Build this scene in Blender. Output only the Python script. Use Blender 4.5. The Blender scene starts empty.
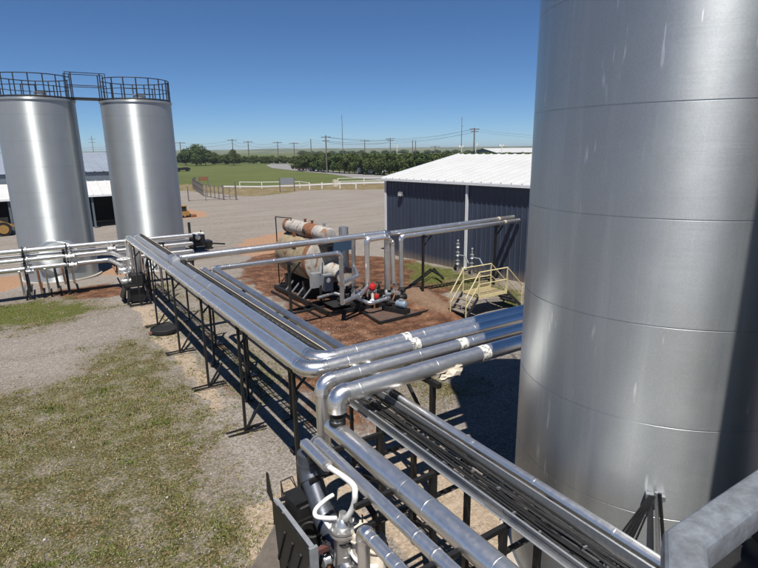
import bpy, math, random
import numpy as np
from mathutils import Vector, Matrix
UZ = Vector((0,0,1)); random.seed(7); rng = np.random.default_rng(7)
PI = math.pi; R_ = math.radians
scn = bpy.context.scene
COL = scn.collection

# ---------------------------------------------------------------- camera model (measured from the photograph)
CB = Vector((0.8349871, -0.1437542, 0.53116032))    # world X seen in camera axes (right, down, forward)
CA = Vector((-0.55013357, -0.19662522, 0.81159816)) # world Y
CU = Vector((-0.01223113, -0.96988311, -0.24326354))# world Z
F, CX, CY, CH = 537.0, 379.0, 284.0, 6.4
def ray(px, py):
    v = Vector((px-CX, py-CY, F)); return Vector((v.dot(CB), v.dot(CA), v.dot(CU)))
def G(px, py, z=0.0):
    r = ray(px, py); t = (z-CH)/r.z; return Vector((r.x*t, r.y*t, z))
def AY(px, py, Y):
    r = ray(px, py); t = Y/r.y; return Vector((r.x*t, Y, CH+r.z*t))
def AX(px, py, X):
    r = ray(px, py); t = X/r.x; return Vector((X, r.y*t, CH+r.z*t))

# ---------------------------------------------------------------- mesh builder
class MB:
    def __init__(s): s.v = []; s.f = []
    def add(s, vs, fs):
        o = len(s.v); s.v += [tuple(v) for v in vs]; s.f += [tuple(i+o for i in f) for f in fs]; return s
    def box(s, c, d, rz=0, rx=0, ry=0):
        M = Matrix.Rotation(rz,3,'Z') @ Matrix.Rotation(ry,3,'Y') @ Matrix.Rotation(rx,3,'X'); c = Vector(c); h = Vector(d)/2
        vs = [c + M @ Vector((h.x*i, h.y*j, h.z*k)) for k in (-1,1) for j in (-1,1) for i in (-1,1)]
        return s.add(vs, [(0,2,3,1),(4,5,7,6),(0,1,5,4),(2,6,7,3),(0,4,6,2),(1,3,7,5)])
    def bar(s, a, b, w, h=None, up=(0,0,1)):
        a = Vector(a); b = Vector(b); h = h or w; d = (b-a).normalized(); up = Vector(up)
        if abs(d.dot(up)) > .98: up = Vector((1,0,0))
        x = d.cross(up).normalized()*w/2; y = x.cross(d).normalized()*h/2
        vs = [p+i*x+j*y for p in (a,b) for j in (-1,1) for i in (-1,1)]
        return s.add(vs, [(0,1,3,2),(4,6,7,5),(0,4,5,1),(2,3,7,6),(0,2,6,4),(1,5,7,3)])
    def tube(s, pts, r, n=16, caps=True):
        pts = [Vector(p) for p in pts]; N = len(pts)
        rs = r if isinstance(r, (list, tuple)) else [r]*N
        tn = []
        for i in range(N):
            a = pts[max(i-1,0)]; b = pts[min(i+1,N-1)]
            if 0 < i < N-1: t = (pts[i]-a).normalized() + (b-pts[i]).normalized()
            else: t = b-a
            tn.append(t.normalized() if t.length > 1e-9 else Vector((0,0,1)))
        u = tn[0].orthogonal().normalized()
        vs = []; fs = []
        for i in range(N):
            u = (u - tn[i]*u.dot(tn[i])).normalized(); w = tn[i].cross(u)
            k = 1.0
            if 0 < i < N-1:
                c = (pts[i]-pts[i-1]).normalized().dot(tn[i]); k = 1/max(c,.5)
            for j in range(n):
                a = 2*PI*j/n
                vs.append(pts[i] + (u*math.cos(a) + w*math.sin(a))*rs[i])
        for i in range(N-1):
            for j in range(n):
                a = i*n+j; b = i*n+(j+1)%n; fs.append((a, b, b+n, a+n))
        if caps: fs.append(tuple(range(n-1,-1,-1))); fs.append(tuple((N-1)*n+j for j in range(n)))
        return s.add(vs, fs)
    def lathe(s, o, prof, n=32, axis=(0,0,1)):
        o = Vector(o); ax = Vector(axis).normalized(); u = ax.orthogonal().normalized()
        if abs(ax.z) > .99: u = Vector((1,0,0))
        w = ax.cross(u); vs = []; fs = []
        for (r, h) in prof:
            for j in range(n):
                a = 2*PI*j/n; vs.append(o + ax*h + (u*math.cos(a)+w*math.sin(a))*max(r,1e-4))
        for i in range(len(prof)-1):
            for j in range(n):
                a = i*n+j; b = i*n+(j+1)%n; fs.append((a, b, b+n, a+n))
        fs.append(tuple(range(n-1,-1,-1))); fs.append(tuple((len(prof)-1)*n+j for j in range(n)))
        return s.add(vs, fs)
    def prism(s, poly, z0, z1):
        n = len(poly); vs = [(p[0],p[1],z0) for p in poly]+[(p[0],p[1],z1) for p in poly]
        return s.add(vs, [tuple(range(n-1,-1,-1)), tuple(range(n,2*n))]+[(i,(i+1)%n,(i+1)%n+n,i+n) for i in range(n)])
    def extr(s, poly, d):   # extrude a 3D polygon by vector d
        n = len(poly); d = Vector(d); vs = [Vector(p) for p in poly]+[Vector(p)+d for p in poly]
        return s.add(vs, [tuple(range(n-1,-1,-1)), tuple(range(n,2*n))]+[(i,(i+1)%n,(i+1)%n+n,i+n) for i in range(n)])

def put(o): COL.objects.link(o); return o
def mesh_of(name, mb, mat, base=(0,0,0), flat=False, ang=35):
    me = bpy.data.meshes.new(name); b = Vector(base)
    me.from_pydata([Vector(v)-b for v in mb.v], [], mb.f); me.materials.append(mat)
    import bmesh
    bm = bmesh.new(); bm.from_mesh(me); bmesh.ops.recalc_face_normals(bm, faces=bm.faces); bm.to_mesh(me); bm.free()
    if not flat:
        me.shade_smooth(); me.set_sharp_from_angle(angle=R_(ang))
    return me
def obj(name, mb, mat, parent=None, label=None, flat=False, ang=35):
    base = wbase(parent) if parent else Vector((0,0,0))
    o = put(bpy.data.objects.new(name, mesh_of(name, mb, mat, base, flat, ang)))
    if parent: o.parent = parent
    if label: o['label'] = label
    return o
def wbase(p):
    b = Vector(p.location)
    while p.parent: p = p.parent; b += Vector(p.location)
    return b
def thing(name, label, cat, loc=(0,0,0), group=None):
    o = put(bpy.data.objects.new(name, None)); o.empty_display_size = .3
    o.location = loc; o['label'] = label; o['category'] = cat
    if group: o['group'] = group
    return o
def single(name, mb, mat, label, cat, base=(0,0,0), group=None, flat=False, ang=35):
    o = put(bpy.data.objects.new(name, mesh_of(name, mb, mat, base, flat, ang))); o.location = base
    o['label'] = label; o['category'] = cat
    if group: o['group'] = group
    return o
def kinded(name, mb, mat, kind='structure', flat=True):
    o = put(bpy.data.objects.new(name, mesh_of(name, mb, mat, flat=flat))); o['kind'] = kind; return o
def dup(o, loc=None, label=None, parent=None, rz=None, scale=None):
    c = put(o.copy()); 
    if parent: c.parent = parent
    for ch in list(o.children): dup(ch, parent=c)
    if loc is not None: c.location = loc
    if rz is not None: c.rotation_euler = (0,0,rz)
    if scale is not None: c.scale = (scale,)*3 if not isinstance(scale, tuple) else scale
    if label: c['label'] = label
    return c

# ---------------------------------------------------------------- materials
class NT:
    def __init__(s, name):
        s.m = bpy.data.materials.new(name); s.m.use_nodes = True; s.t = s.m.node_tree; s.n = s.t.nodes; s.l = s.t.links
        s.b = s.n['Principled BSDF']
    def new(s, k, **kw):
        x = s.n.new(k)
        for a, v in kw.items(): setattr(x, a, v)
        return x
    def link(s, a, b): s.l.new(a, b)
    def coord(s, kind='Object', scale=(1,1,1)):
        if kind == 'World': c = s.new('ShaderNodeNewGeometry').outputs['Position']
        else: c = s.new('ShaderNodeTexCoord').outputs[kind]
        mp = s.new('ShaderNodeMapping'); mp.inputs['Scale'].default_value = scale; s.link(c, mp.inputs[0]); return mp.outputs[0]
    def noise(s, co, scale, detail=4, rough=.55, dist=0):
        x = s.new('ShaderNodeTexNoise'); x.inputs['Scale'].default_value = scale; x.inputs['Detail'].default_value = detail
        x.inputs['Roughness'].default_value = rough; x.inputs['Distortion'].default_value = dist; s.link(co, x.inputs['Vector']); return x.outputs['Fac']
    def ramp(s, fac, stops):
        x = s.new('ShaderNodeValToRGB'); e = x.color_ramp.elements
        while len(e) < len(stops): e.new(.5)
        for i, (p, c) in enumerate(stops):
            e[i].position = p; c = (c,c,c) if isinstance(c,(int,float)) else c; e[i].color = (*c, 1)
        s.link(fac, x.inputs[0]); return x.outputs[0]
    def mix(s, f, a, b, mode='MIX'):
        x = s.new('ShaderNodeMix', data_type='RGBA', blend_type=mode)
        for k, v in ((0, f), (6, a), (7, b)):
            if isinstance(v, (int, float)): x.inputs[k].default_value = v
            elif isinstance(v, tuple): x.inputs[k].default_value = (*v, 1)
            else: s.link(v, x.inputs[k])
        return x.outputs[2]
    def math(s, op, a, b=None, c=None):
        x = s.new('ShaderNodeMath', operation=op)
        for i, v in enumerate((a, b, c)):
            if v is None: continue
            if isinstance(v, (int, float)): x.inputs[i].default_value = v
            else: s.link(v, x.inputs[i])
        return x.outputs[0]
    def bump(s, h, st=.3, d=.01):
        x = s.new('ShaderNodeBump'); x.inputs['Strength'].default_value = st; x.inputs['Distance'].default_value = d
        s.link(h, x.inputs['Height']); s.link(x.outputs[0], s.b.inputs['Normal']); return x
    def setc(s, v, k='Base Color'):
        if isinstance(v, (tuple,)): s.b.inputs[k].default_value = (*v, 1)
        elif isinstance(v, (int, float)): s.b.inputs[k].default_value = v
        else: s.link(v, s.b.inputs[k])

def simple(name, c, rough=.6, metal=0, var=.25, scale=6, bump=.15, spec=.5, rust=None, rustamt=.6):
    t = NT(name); co = t.coord('World')
    n = t.noise(co, scale, 6, .65)
    d = tuple(x*(1-var) for x in c); l = tuple(min(1, x*(1+var)) for x in c)
    col = t.ramp(n, [(.25, d), (.75, l)])
    if rust:
        m = t.noise(co, scale*.7, 8, .7, .6); mm = t.ramp(m, [(rustamt, 0.), (rustamt+.08, 1.)])
        col = t.mix(mm, col, rust)
    t.setc(col); t.setc(rough, 'Roughness'); t.setc(float(metal), 'Metallic'); t.setc(spec, 'Specular IOR Level')
    if bump: t.bump(t.noise(co, scale*8, 4), bump, .005)
    return t.m

def jacket(name, base=.62, rough=.30, dirt=.25, tint=(1,1,1.02), wav=.35):
    t = NT(name); co = t.coord('World')
    n = t.noise(co, 2.2, 5, .6); n2 = t.noise(co, 14, 5, .7)
    a = tuple(base*x for x in tint); b = tuple(base*(1-dirt)*x for x in (1,.98,.95))
    col = t.ramp(n, [(.3, b), (.65, a)])
    spots = t.ramp(n2, [(.60, 0.), (.72, 1.)]); col = t.mix(t.math('MULTIPLY', spots, .25), col, (.62,.62,.60))
    t.setc(col); t.setc(.96, 'Metallic')
    t.setc(t.ramp(n2, [(.3, rough-.04), (.75, rough+.07)]), 'Roughness')
    h = t.math('ADD', t.noise(co, 5, 3), t.math('MULTIPLY', t.noise(co, 40, 3), .15))
    t.bump(h, wav, .012)
    return t.m

def tank_metal(name, base=.56, rough=.34, scratch=True, met=.8, an=.7):
    t = NT(name); co = t.coord('Object', (1,1,1)); cs = t.coord('Object', (9,9,.35)); ch = t.coord('Object', (.6,.6,26))
    g = t.noise(co, 1.1, 5, .6); streak = t.noise(cs, 1.0, 5, .6); brush = t.noise(ch, 3, 5, .7)
    col = t.ramp(g, [(.3, (base*.86, base*.92, base*.935)), (.7, (base*.95, base*1.01, base*1.025))])
    col = t.mix(t.math('MULTIPLY', t.ramp(streak, [(.5, 0.), (.8, 1.)]), .28), col, (.40,.39,.37))
    if scratch:
        s = t.noise(t.coord('Object', (14,14,1.6)), 1.0, 2, .4); w = t.noise(co, 1.7, 2)
        sm = t.math('MULTIPLY', t.ramp(s, [(.67, 0.), (.70, 1.)]), t.ramp(w, [(.50, 0.), (.62, 1.)]))
        col = t.mix(t.math('MULTIPLY', sm, .75), col, (.85,.86,.86))
    if scratch:
        mot = t.noise(t.coord('Object', (1,1,1)), 46, 3, .7); col = t.mix(.16, col, t.ramp(mot, [(.35, (base*.7,)*3), (.65, (base*1.35,)*3)]))
        tr_ = t.noise(t.coord('Object', (5,5,.18)), 1.0, 4, .65); col = t.mix(t.math('MULTIPLY', t.ramp(tr_, [(.52,0.),(.66,1.)]), .25), col, (.66,.67,.66))
    t.setc(col); t.setc(met, 'Metallic')
    t.setc(t.math('ADD', t.ramp(brush, [(.3, rough-.01), (.7, rough+.03)]), t.math('MULTIPLY', g, .08)), 'Roughness')
    h = t.math('ADD', t.math('MULTIPLY', brush, .012), t.noise(co, 1.4, 2)); t.bump(h, .16 if scratch else .05, .03)
    tg = t.new('ShaderNodeTangent', direction_type='RADIAL', axis='Z'); t.link(tg.outputs[0], t.b.inputs['Tangent'])
    t.b.inputs['Anisotropic'].default_value = an; t.b.inputs['Anisotropic Rotation'].default_value = .25
    return t.m

M = {}
M['jacket'] = jacket('aluminium_jacket', .88, .35, .08, (1,.985,.955), .04)
M['jacket_old'] = jacket('weathered_jacket', .60, .36, .25, wav=.06)
M['jacket_white'] = jacket('pale_jacket', .74, .36, .15, (1,.99,.97), .06)
M['jacket_dark'] = simple('shaded_jacket', (.10,.11,.13), .4, .6, .3, 5, .1)  # jacket metal with the shade put into its colour
M['blue_dark'] = simple('dark_blue_hose', (.012,.018,.035), .5, 0, .3, 9, .05)
M['tank'] = tank_metal('tank_steel', .50, .38, True, .90, .72)
M['tank_far'] = tank_metal('far_tank_steel', .54, .47, False, .68, .93)
M['dark_steel'] = simple('dark_steel', (.018,.017,.017), .55, 0, .4, 5, .1, .4)
M['black_pipe'] = simple('black_pipe', (.012,.012,.012), .45, 0, .4, 6, .1, .5)
M['galv'] = simple('galvanised_steel', (.46,.48,.50), .42, .7, .18, 28, .05)
M['galv_blotch'] = None
M['grey_paint'] = simple('grey_paint', (.20,.215,.23), .5, 0, .25, 7, .08)
M['bolt'] = simple('bright_bolt', (.7,.7,.68), .35, .9, .2, 30, .05)
M['yellow'] = simple('cream_yellow_paint', (.56,.48,.26), .5, 0, .18, 9, .05, .4, (.25,.12,.05), .68)
M['white'] = simple('white_paint', (.74,.73,.70), .5, 0, .1, 5, .05)
M['white_hose'] = simple('white_hose', (.78,.77,.74), .45, 0, .08, 20, .03)
M['cream'] = simple('cream_insulation', (.56,.50,.41), .85, 0, .22, 14, .5)
M['rusty'] = simple('rust_brown', (.20,.085,.04), .8, 0, .45, 6, .3)
M['red'] = simple('red_paint', (.42,.015,.015), .4, 0, .15, 9, .05)
M['blue_motor'] = simple('blue_grey_motor', (.20,.26,.33), .45, .1, .2, 9, .05)
M['blue_panel'] = simple('dark_blue_panel', (.03,.06,.11), .45, 0, .2, 9, .05)
M['tan_shell'] = simple('rust_streaked_shell', (.30,.235,.15), .75, 0, .4, 2.4, .12, .3, (.15,.075,.04), .52)
M['boiler_white'] = simple('chalky_white_shell', (.36,.34,.31), .75, 0, .35, 3.5, .1, .3, (.22,.11,.055), .54)
M['wood'] = simple('weathered_wood', (.17,.145,.12), .85, 0, .3, 9, .2)
M['lip'] = simple('tan_tray_lip', (.50,.42,.32), .6, .2, .2, 12, .1)
M['grate'] = simple('ochre_grating', (.26,.21,.11), .7, 0, .5, 16, .3)
M['oily'] = simple('oily_soil', (.085,.052,.038), .7, 0, .35, 3, .2)
M['dull_tray'] = simple('dull_tray', (.16,.16,.155), .6, .3, .3, 14, .05)
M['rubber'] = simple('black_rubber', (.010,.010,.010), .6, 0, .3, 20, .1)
M['cable'] = simple('grey_black_cable', (.035,.034,.033), .45, 0, .5, 30, .1)
M['glass'] = simple('lamp_lens', (.5,.5,.48), .2, 0, .05, 20, 0)
M['fence_wire'] = simple('fence_steel', (.17,.15,.14), .6, .3, .3, 9, .05)
M['wire'] = simple('overhead_wire', (.12,.13,.14), .6, .3, .1, 3, 0)
M['orange'] = simple('faded_orange_paint', (.30,.17,.045), .6, 0, .2, 9, .1)
M['maroon'] = simple('dull_maroon_paint', (.10,.04,.035), .6, 0, .3, 4, .1)
M['concrete'] = simple('concrete', (.36,.32,.27), .9, 0, .2, 4, .3)
M['tape'] = simple('white_tape', (.66,.64,.60), .7, 0, .1, 16, .4, .3, (.16,.165,.17), .50)

def blotch():
    t = NT('blotchy_galvanised'); co = t.coord('World')
    n = t.noise(co, 34, 6, .68, .25); n2 = t.noise(co, 140, 4)
    t.setc(t.ramp(n, [(.36, (.19,.20,.215)), (.5, (.25,.27,.295)), (.64, (.33,.36,.39))]))
    t.setc(.55, 'Metallic'); t.setc(t.ramp(n, [(.3,.55),(.7,.42)]), 'Roughness'); t.bump(n2, .12, .002); return t.m
M['galv_blotch'] = blotch()

def ribbed(name, c, axis, pitch, rough=.45, metal=0, depth=.02, var=.12):
    # painted sheet: faint weathering; the ribs themselves are modelled
    return simple(name, c, rough, metal, var, 1.2, .04)
M['navy'] = ribbed('navy_siding', (.038,.050,.080), 0, 0, .42)
def dusty(name, c, dust, zt):
    t = NT(name); co = t.coord('World'); g = t.new('ShaderNodeNewGeometry'); sp = t.new('ShaderNodeSeparateXYZ'); t.link(g.outputs['Position'], sp.inputs[0])
    n = t.noise(co, .7, 5, .6); nv = t.noise(t.coord('World',(3,3,.25)), 1, 4, .6)
    col = t.ramp(nv, [(.3, tuple(x*.82 for x in c)), (.7, tuple(x*1.2 for x in c))])
    k = t.math('SUBTRACT', 1.0, t.math('DIVIDE', sp.outputs['Z'], t.math('ADD', t.math('MULTIPLY', n, zt*2), .05))); k = t.math('MULTIPLY', t.math('MAXIMUM', k, 0.0), .75)
    t.setc(t.mix(k, col, dust)); t.setc(.42, 'Roughness'); t.bump(t.noise(co, 1.5, 2), .05, .02); return t.m
M['navy'] = dusty('navy_siding', (.038,.050,.080), (.20,.16,.12), .45)
M['roof_white'] = simple('white_metal_roof', (.52,.52,.51), .45, 0, .07, .8, .03)
M['roof_blue'] = simple('blue_grey_roof', (.33,.37,.42), .4, .3, .12, .5, .03)
M['wall_grey'] = simple('blue_grey_wall', (.10,.125,.15), .6, 0, .2, 1, .05)
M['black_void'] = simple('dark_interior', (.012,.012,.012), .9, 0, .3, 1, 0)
M['trim'] = simple('white_trim', (.68,.69,.70), .45, 0, .08, 3, .02)

# ---------------------------------------------------------------- world, sun, camera
SUNH = Vector((-.53, -.85, 0)).normalized(); ELEV = R_(65)
w = bpy.data.worlds.new('World'); scn.world = w; w.use_nodes = True
sky = w.node_tree.nodes.new('ShaderNodeTexSky'); sky.sky_type = 'NISHITA'; sky.sun_disc = False
sky.sun_elevation = ELEV; sky.sun_rotation = math.atan2(SUNH.x, SUNH.y); sky.altitude = 2500
sky.air_density = 0.85; sky.dust_density = 0.0; sky.ozone_density = 9.0
wt = w.node_tree; hs = wt.nodes.new('ShaderNodeHueSaturation'); wb = wt.nodes.new('ShaderNodeMix'); wb.data_type = 'RGBA'; wb.blend_type = 'MULTIPLY'
hs.inputs['Saturation'].default_value = 1.02; wb.inputs[0].default_value = 1; wb.inputs[7].default_value = (.90,.99,1.02,1)   # camera white balance
wt.links.new(sky.outputs[0], hs.inputs['Color']); wt.links.new(hs.outputs[0], wb.inputs[6]); wt.links.new(wb.outputs[2], wt.nodes['Background'].inputs[0])
wt.nodes['Background'].inputs[1].default_value = .067
sl = bpy.data.lights.new('sun', 'SUN'); sl.energy = 5.0; sl.angle = R_(.53); sl.color = (1, .955, .89)
so = put(bpy.data.objects.new('sun', sl)); sd = SUNH*math.cos(ELEV) + Vector((0,0,math.sin(ELEV)))
so.rotation_euler = sd.to_track_quat('Z', 'Y').to_euler(); so.location = (-20,-30,60)
cam = bpy.data.cameras.new('camera'); co_ = put(bpy.data.objects.new('camera', cam)); scn.camera = co_
right = Vector((CB.x, CA.x, CU.x)); down = Vector((CB.y, CA.y, CU.y)); fwd = Vector((CB.z, CA.z, CU.z))
m = Matrix((right, -down, -fwd)).transposed().to_4x4(); m.translation = (0,0,CH); co_.matrix_world = m
cam.sensor_width = 36; cam.lens = 36*F/758; cam.clip_start = .05; cam.clip_end = 9000
scn.view_settings.view_transform = 'Standard'; scn.view_settings.look = 'None'; scn.view_settings.gamma = 1
scn.view_settings.exposure = .42; scn.view_settings.use_curve_mapping = False
scn.cycles.max_bounces = 8; scn.cycles.caustics_reflective = False; scn.cycles.caustics_refractive = False

# ---------------------------------------------------------------- ground
def grow(a, b, step): return list(np.arange(a, b, step))
xs = [-3500,-2400,-1600,-1000,-650,-400,-250,-150,-100,-70,-50,-36,-26,-20,-16] + grow(-13, 26, .17) + grow(26, 60, .6) + grow(60, 180, 2.5) + grow(180, 330, 8) + [340,400,500,650,900,1300,1900,2700,3500]
ys = [-900,-500,-250,-120,-60,-30,-15,-8] + grow(-4, 36, .17) + grow(36, 100, .6) + grow(100, 300, 2.5) + [305,330,370,430,520,650,850,1150,1600,2300,3500]
xs = np.array(xs); ys = np.array(ys)
XX, YY = np.meshgrid(xs, ys); px_ = XX.ravel(); py_ = YY.ravel()
def inpoly(poly, x, y):
    c = np.zeros(x.shape, bool); n = len(poly)
    for i in range(n):
        x1,y1 = poly[i]; x2,y2 = poly[(i+1)%n]
        if y1 == y2: continue
        k = ((y1 > y) != (y2 > y)) & (x < (x2-x1)*(y-y1)/(y2-y1)+x1); c ^= k
    return c
_waves = [(rng.uniform(-1,1), rng.uniform(-1,1), rng.uniform(0,6.28)) for _ in range(24)]
def wob(x, y, s, k=0):
    r = np.zeros_like(x)
    for i in range(8):
        a, b, c = _waves[i+k]; f = (1+i*.55)/s; r += np.sin(x*a*f*2+y*b*f*2+c)/(1+.4*i)
    return r*.4
def pix(l): return [tuple(G(*q)[:2]) for q in l]
def region(polys, soft, amp, scale):
    out = np.zeros(px_.shape)
    X = px_ + wob(px_, py_, scale)*amp; Y = py_ + wob(px_, py_, scale, 10)*amp
    for i in range(9):
        a = 2*PI*i/9; r = 0 if i == 8 else soft
        ins = np.zeros(px_.shape, bool)
        for p in polys: ins |= inpoly(p, X+r*math.cos(a), Y+r*math.sin(a))
        out += ins/9
    return out
P_grass = [pix([(0,300),(60,298),(104,304),(98,314),(60,326),(0,334)]),
           pix([(88,352),(125,338),(150,330),(163,345),(183,372),(205,408),(226,452),(262,503),(238,523),(262,566),(262,640),(-80,640),(-80,392),(0,388),(60,382)]),
           pix([(402,260),(420,262),(452,270),(526,287),(526,312),(508,312),(498,296),(462,292),(440,287),(405,281)]),
           pix([(372,378),(446,372),(462,405),(445,425),(400,412)]),
           pix([(146,285),(176,322),(215,366),(262,415),(300,452),(300,420),(262,388),(224,345),(190,308),(160,278)]),
           pix([(230,330),(262,345),(300,378),(300,395),(262,372),(232,345)])]
P_soil_shade = [pix([(232,268),(262,256),(300,246),(410,262),(446,284),(456,312),(445,338),(400,345),(352,352),(318,338),(270,300)]),
          pix([(58,292),(92,283),(128,286),(120,296),(80,298)]), pix([(330,280),(300,420),(345,440),(360,360)]), pix([(150,286),(190,330),(240,382),(300,438),(300,452),(236,396),(180,335),(146,290)])]  # last strip: dark soil along the rack, also deepening its shade by colour
P_pale = [pix([(132,304),(150,303),(176,330),(194,356),(214,390),(224,418),(210,412),(194,384),(170,352),(148,328)]),
          pix([(238,512),(262,503),(300,470),(345,470),(372,520),(360,600),(262,600),(258,560)]),
          pix([(372,430),(440,470),(520,520),(600,620),(440,620),(380,520)])]
P_clay = [pix([(-60,285),(0,278),(24,274),(26,287),(0,293),(-60,298)]), pix([(90,275),(108,268),(124,268),(124,277)]), pix([(243,240),(290,230),(300,243),(300,256),(262,262),(238,252)]),
          pix([(408,276),(450,300),(446,316),(404,296)]), pix([(180,208),(206,212),(206,217),(180,219)])]
P_slab = [pix([(128,288),(150,290),(186,340),(240,410),(300,478),(262,503),(226,452),(190,380),(163,345),(140,310)])]
P_lawn_n = pix([(-400,196),(0,193),(180,191),(204,194),(240,196),(262,196),(300,191),(345,190),(388,189),(560,184),(900,180)])
lawn_line = np.array(P_lawn_n)
g = region(P_grass, .8, .6, 1.1); s_ = region(P_soil_shade, .5, .6, 1.6); p_ = region(P_pale, .16, .25, .6); c_ = region(P_clay, .4, .5, .9)
sl_ = region(P_slab, .12, .18, .7)
# lawn: everything farther than the yard's edge line
fx = lawn_line
P_lawn = [[(fx[0][0]*3, 3400)] + [tuple(q) for q in lawn_line] + [(3400, fx[-1][1]*.6), (3400, 3400)]]
l_ = region(P_lawn, 1.2, 1.6, 6)
P_dry = [pix([(180,191),(204,195),(240,197),(300,192),(388,190),(388,182),(300,184),(240,187),(180,184)])]
d_ = region(P_dry, 1.5, 2, 8)
far = np.hypot(px_, py_)
zz = np.zeros(px_.shape)
near = far < 60
zz[near] += (wob(px_, py_, 2.2)*.035 + wob(px_, py_, .8, 5)*.012)[near]
berm = region([pix([(404,284),(452,308),(448,318),(398,300)])], .5, .2, 1.5); zz += berm*.28
zz -= np.clip(1-np.abs(px_-4.05)/1.0, 0, 1)*.07*((py_ > 3) & (py_ < 26))
gp_ = region([pix([(4,304),(70,303),(96,308),(70,318),(20,325),(0,326),(-30,320)]), pix([(406,262),(424,263),(452,271),(454,279),(440,285),(412,280)]), pix([(500,292),(524,296),(524,310),(508,308)])], .5, .4, 1.0)
nx, ny = len(xs), len(ys)
vs = np.stack([px_, py_, zz], 1)
idx = np.arange(nx*ny).reshape(ny, nx)
fs = np.stack([idx[:-1,:-1], idx[:-1,1:], idx[1:,1:], idx[1:,:-1]], -1).reshape(-1, 4)
me = bpy.data.meshes.new('ground'); me.vertices.add(len(vs)); me.vertices.foreach_set('co', vs.ravel())
me.loops.add(fs.size); me.loops.foreach_set('vertex_index', fs.ravel().astype(np.int32))
me.polygons.add(len(fs)); me.polygons.foreach_set('loop_start', (np.arange(len(fs))*4).astype(np.int32)); me.update(calc_edges=True); me.validate()
me.shade_smooth()
for nm, dat in (('mask_a', (g, s_, p_)), ('mask_b', (c_, sl_, l_)), ('mask_c', (d_, berm, gp_))):
    at = me.attributes.new(nm, 'FLOAT_COLOR', 'POINT')
    at.data.foreach_set('color', np.stack([*dat, np.ones(px_.shape)], 1).astype(np.float32).ravel())
def ground_mat():
    t = NT('yard_ground'); co = t.coord('World')
    def att(n):
        a = t.new('ShaderNodeAttribute', attribute_name=n); s = t.new('ShaderNodeSeparateColor'); t.link(a.outputs['Color'], s.inputs[0]); return s.outputs
    a, b, c = att('mask_a'), att('mask_b'), att('mask_c')
    n_big = t.noise(co, .35, 5, .6); n_mid = t.noise(co, 1.6, 6, .65); n_fin = t.noise(co, 9, 6, .7); n_tiny = t.noise(co, 38, 5, .75)
    vor = t.new('ShaderNodeTexVoronoi'); vor.inputs['Scale'].default_value = 26; t.link(co, vor.inputs['Vector'])
    peb = t.new('ShaderNodeSeparateColor'); t.link(vor.outputs['Color'], peb.inputs[0]); n_b2 = t.noise(co, 24, 4, .7)
    pv = t.math('ADD', t.math('MULTIPLY', peb.outputs[0], .6), t.math('MULTIPLY', n_tiny, .5))
    gravel = t.ramp(pv, [(.15, (.115,.102,.087)), (.5, (.255,.230,.203)), (.9, (.42,.385,.345))])
    gravel = t.mix(t.math('MULTIPLY', t.ramp(n_mid, [(.4,0.),(.7,1.)]), .45), gravel, (.215,.195,.17))
    track = t.noise(t.coord('World', (.12,.5,1)), 1.0, 4, .6, .5)
    gravel = t.mix(t.math('MULTIPLY', t.ramp(track, [(.42,0.),(.62,1.)]), .35), gravel, (.37,.345,.32))
    gravel = t.mix(t.math('MULTIPLY', t.ramp(a[0], [(.05,0.),(.7,1.)]), .62), gravel, t.ramp(n_b2, [(.38,(.055,.045,.030)),(.5,(.19,.16,.115)),(.62,(.40,.35,.27))]))
    # slab / compacted strip under the rack
    slab = t.ramp(pv, [(.15, (.17,.155,.137)), (.5, (.30,.272,.24)), (.9, (.44,.405,.365))])
    col = t.mix(b[1], gravel, slab)
    palec = t.ramp(t.math('ADD', t.math('MULTIPLY', n_fin,.6), t.math('MULTIPLY', pv,.45)), [(.3, (.30,.235,.17)), (.55, (.45,.365,.275)), (.8, (.60,.51,.41))])
    def thr(mask, nz, lo=.42, hi=.58, k=.7):
        return t.ramp(t.math('ADD', t.math('MULTIPLY', mask, 1.0-0.0), t.math('MULTIPLY', t.math('SUBTRACT', nz, .5), k)), [(lo,0.),(hi,1.)])
    col = t.mix(thr(a[2], n_mid, .3, .6, .6), col, palec)
    clay = t.ramp(n_fin, [(.3, (.32,.18,.105)), (.7, (.46,.31,.21))])
    col = t.mix(thr(b[0], n_mid, .4, .75, 1.2), col, clay)
    soil = t.ramp(t.math('ADD', t.math('MULTIPLY', n_mid,.6), t.math('MULTIPLY', n_fin,.4)), [(.34, (.045,.022,.015)), (.46, (.105,.052,.032)), (.56, (.215,.112,.066)), (.68, (.36,.225,.15))])
    col = t.mix(thr(a[1], n_mid, .35, .65, .9), col, soil)
    berm = t.ramp(n_fin, [(.3, (.17,.115,.08)), (.7, (.32,.215,.145))])
    col = t.mix(t.ramp(c[1], [(.3,0.),(.7,1.)]), col, berm)
    grassc = t.ramp(t.math('ADD', t.math('MULTIPLY', n_fin, .3), t.math('MULTIPLY', n_b2, .7)), [(.38, (.014,.019,.006)), (.46, (.062,.082,.018)), (.51, (.115,.116,.036)), (.56, (.22,.185,.11)), (.64, (.35,.30,.22))])
    grassc = t.mix(t.math('MULTIPLY', t.ramp(n_mid, [(.42,0.),(.65,1.)]), .8), grassc, (.82,.62,.45), 'MULTIPLY')
    gm = t.math('ADD', t.math('MULTIPLY', a[0], .62), t.math('MULTIPLY', t.math('SUBTRACT', t.math('ADD', t.math('MULTIPLY', n_fin, .5), t.math('MULTIPLY', n_mid, .5)), .5), 2.6))
    col = t.mix(t.math('MULTIPLY', t.ramp(gm, [(.38,0.),(.62,1.)]), t.ramp(a[0], [(.02,0.),(.35,.9)])), col, grassc)
    nl = t.noise(t.coord('World', (.05,.05,.05)), 1.0, 6, .6); nl2 = t.noise(co, .8, 5, .7)
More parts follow.
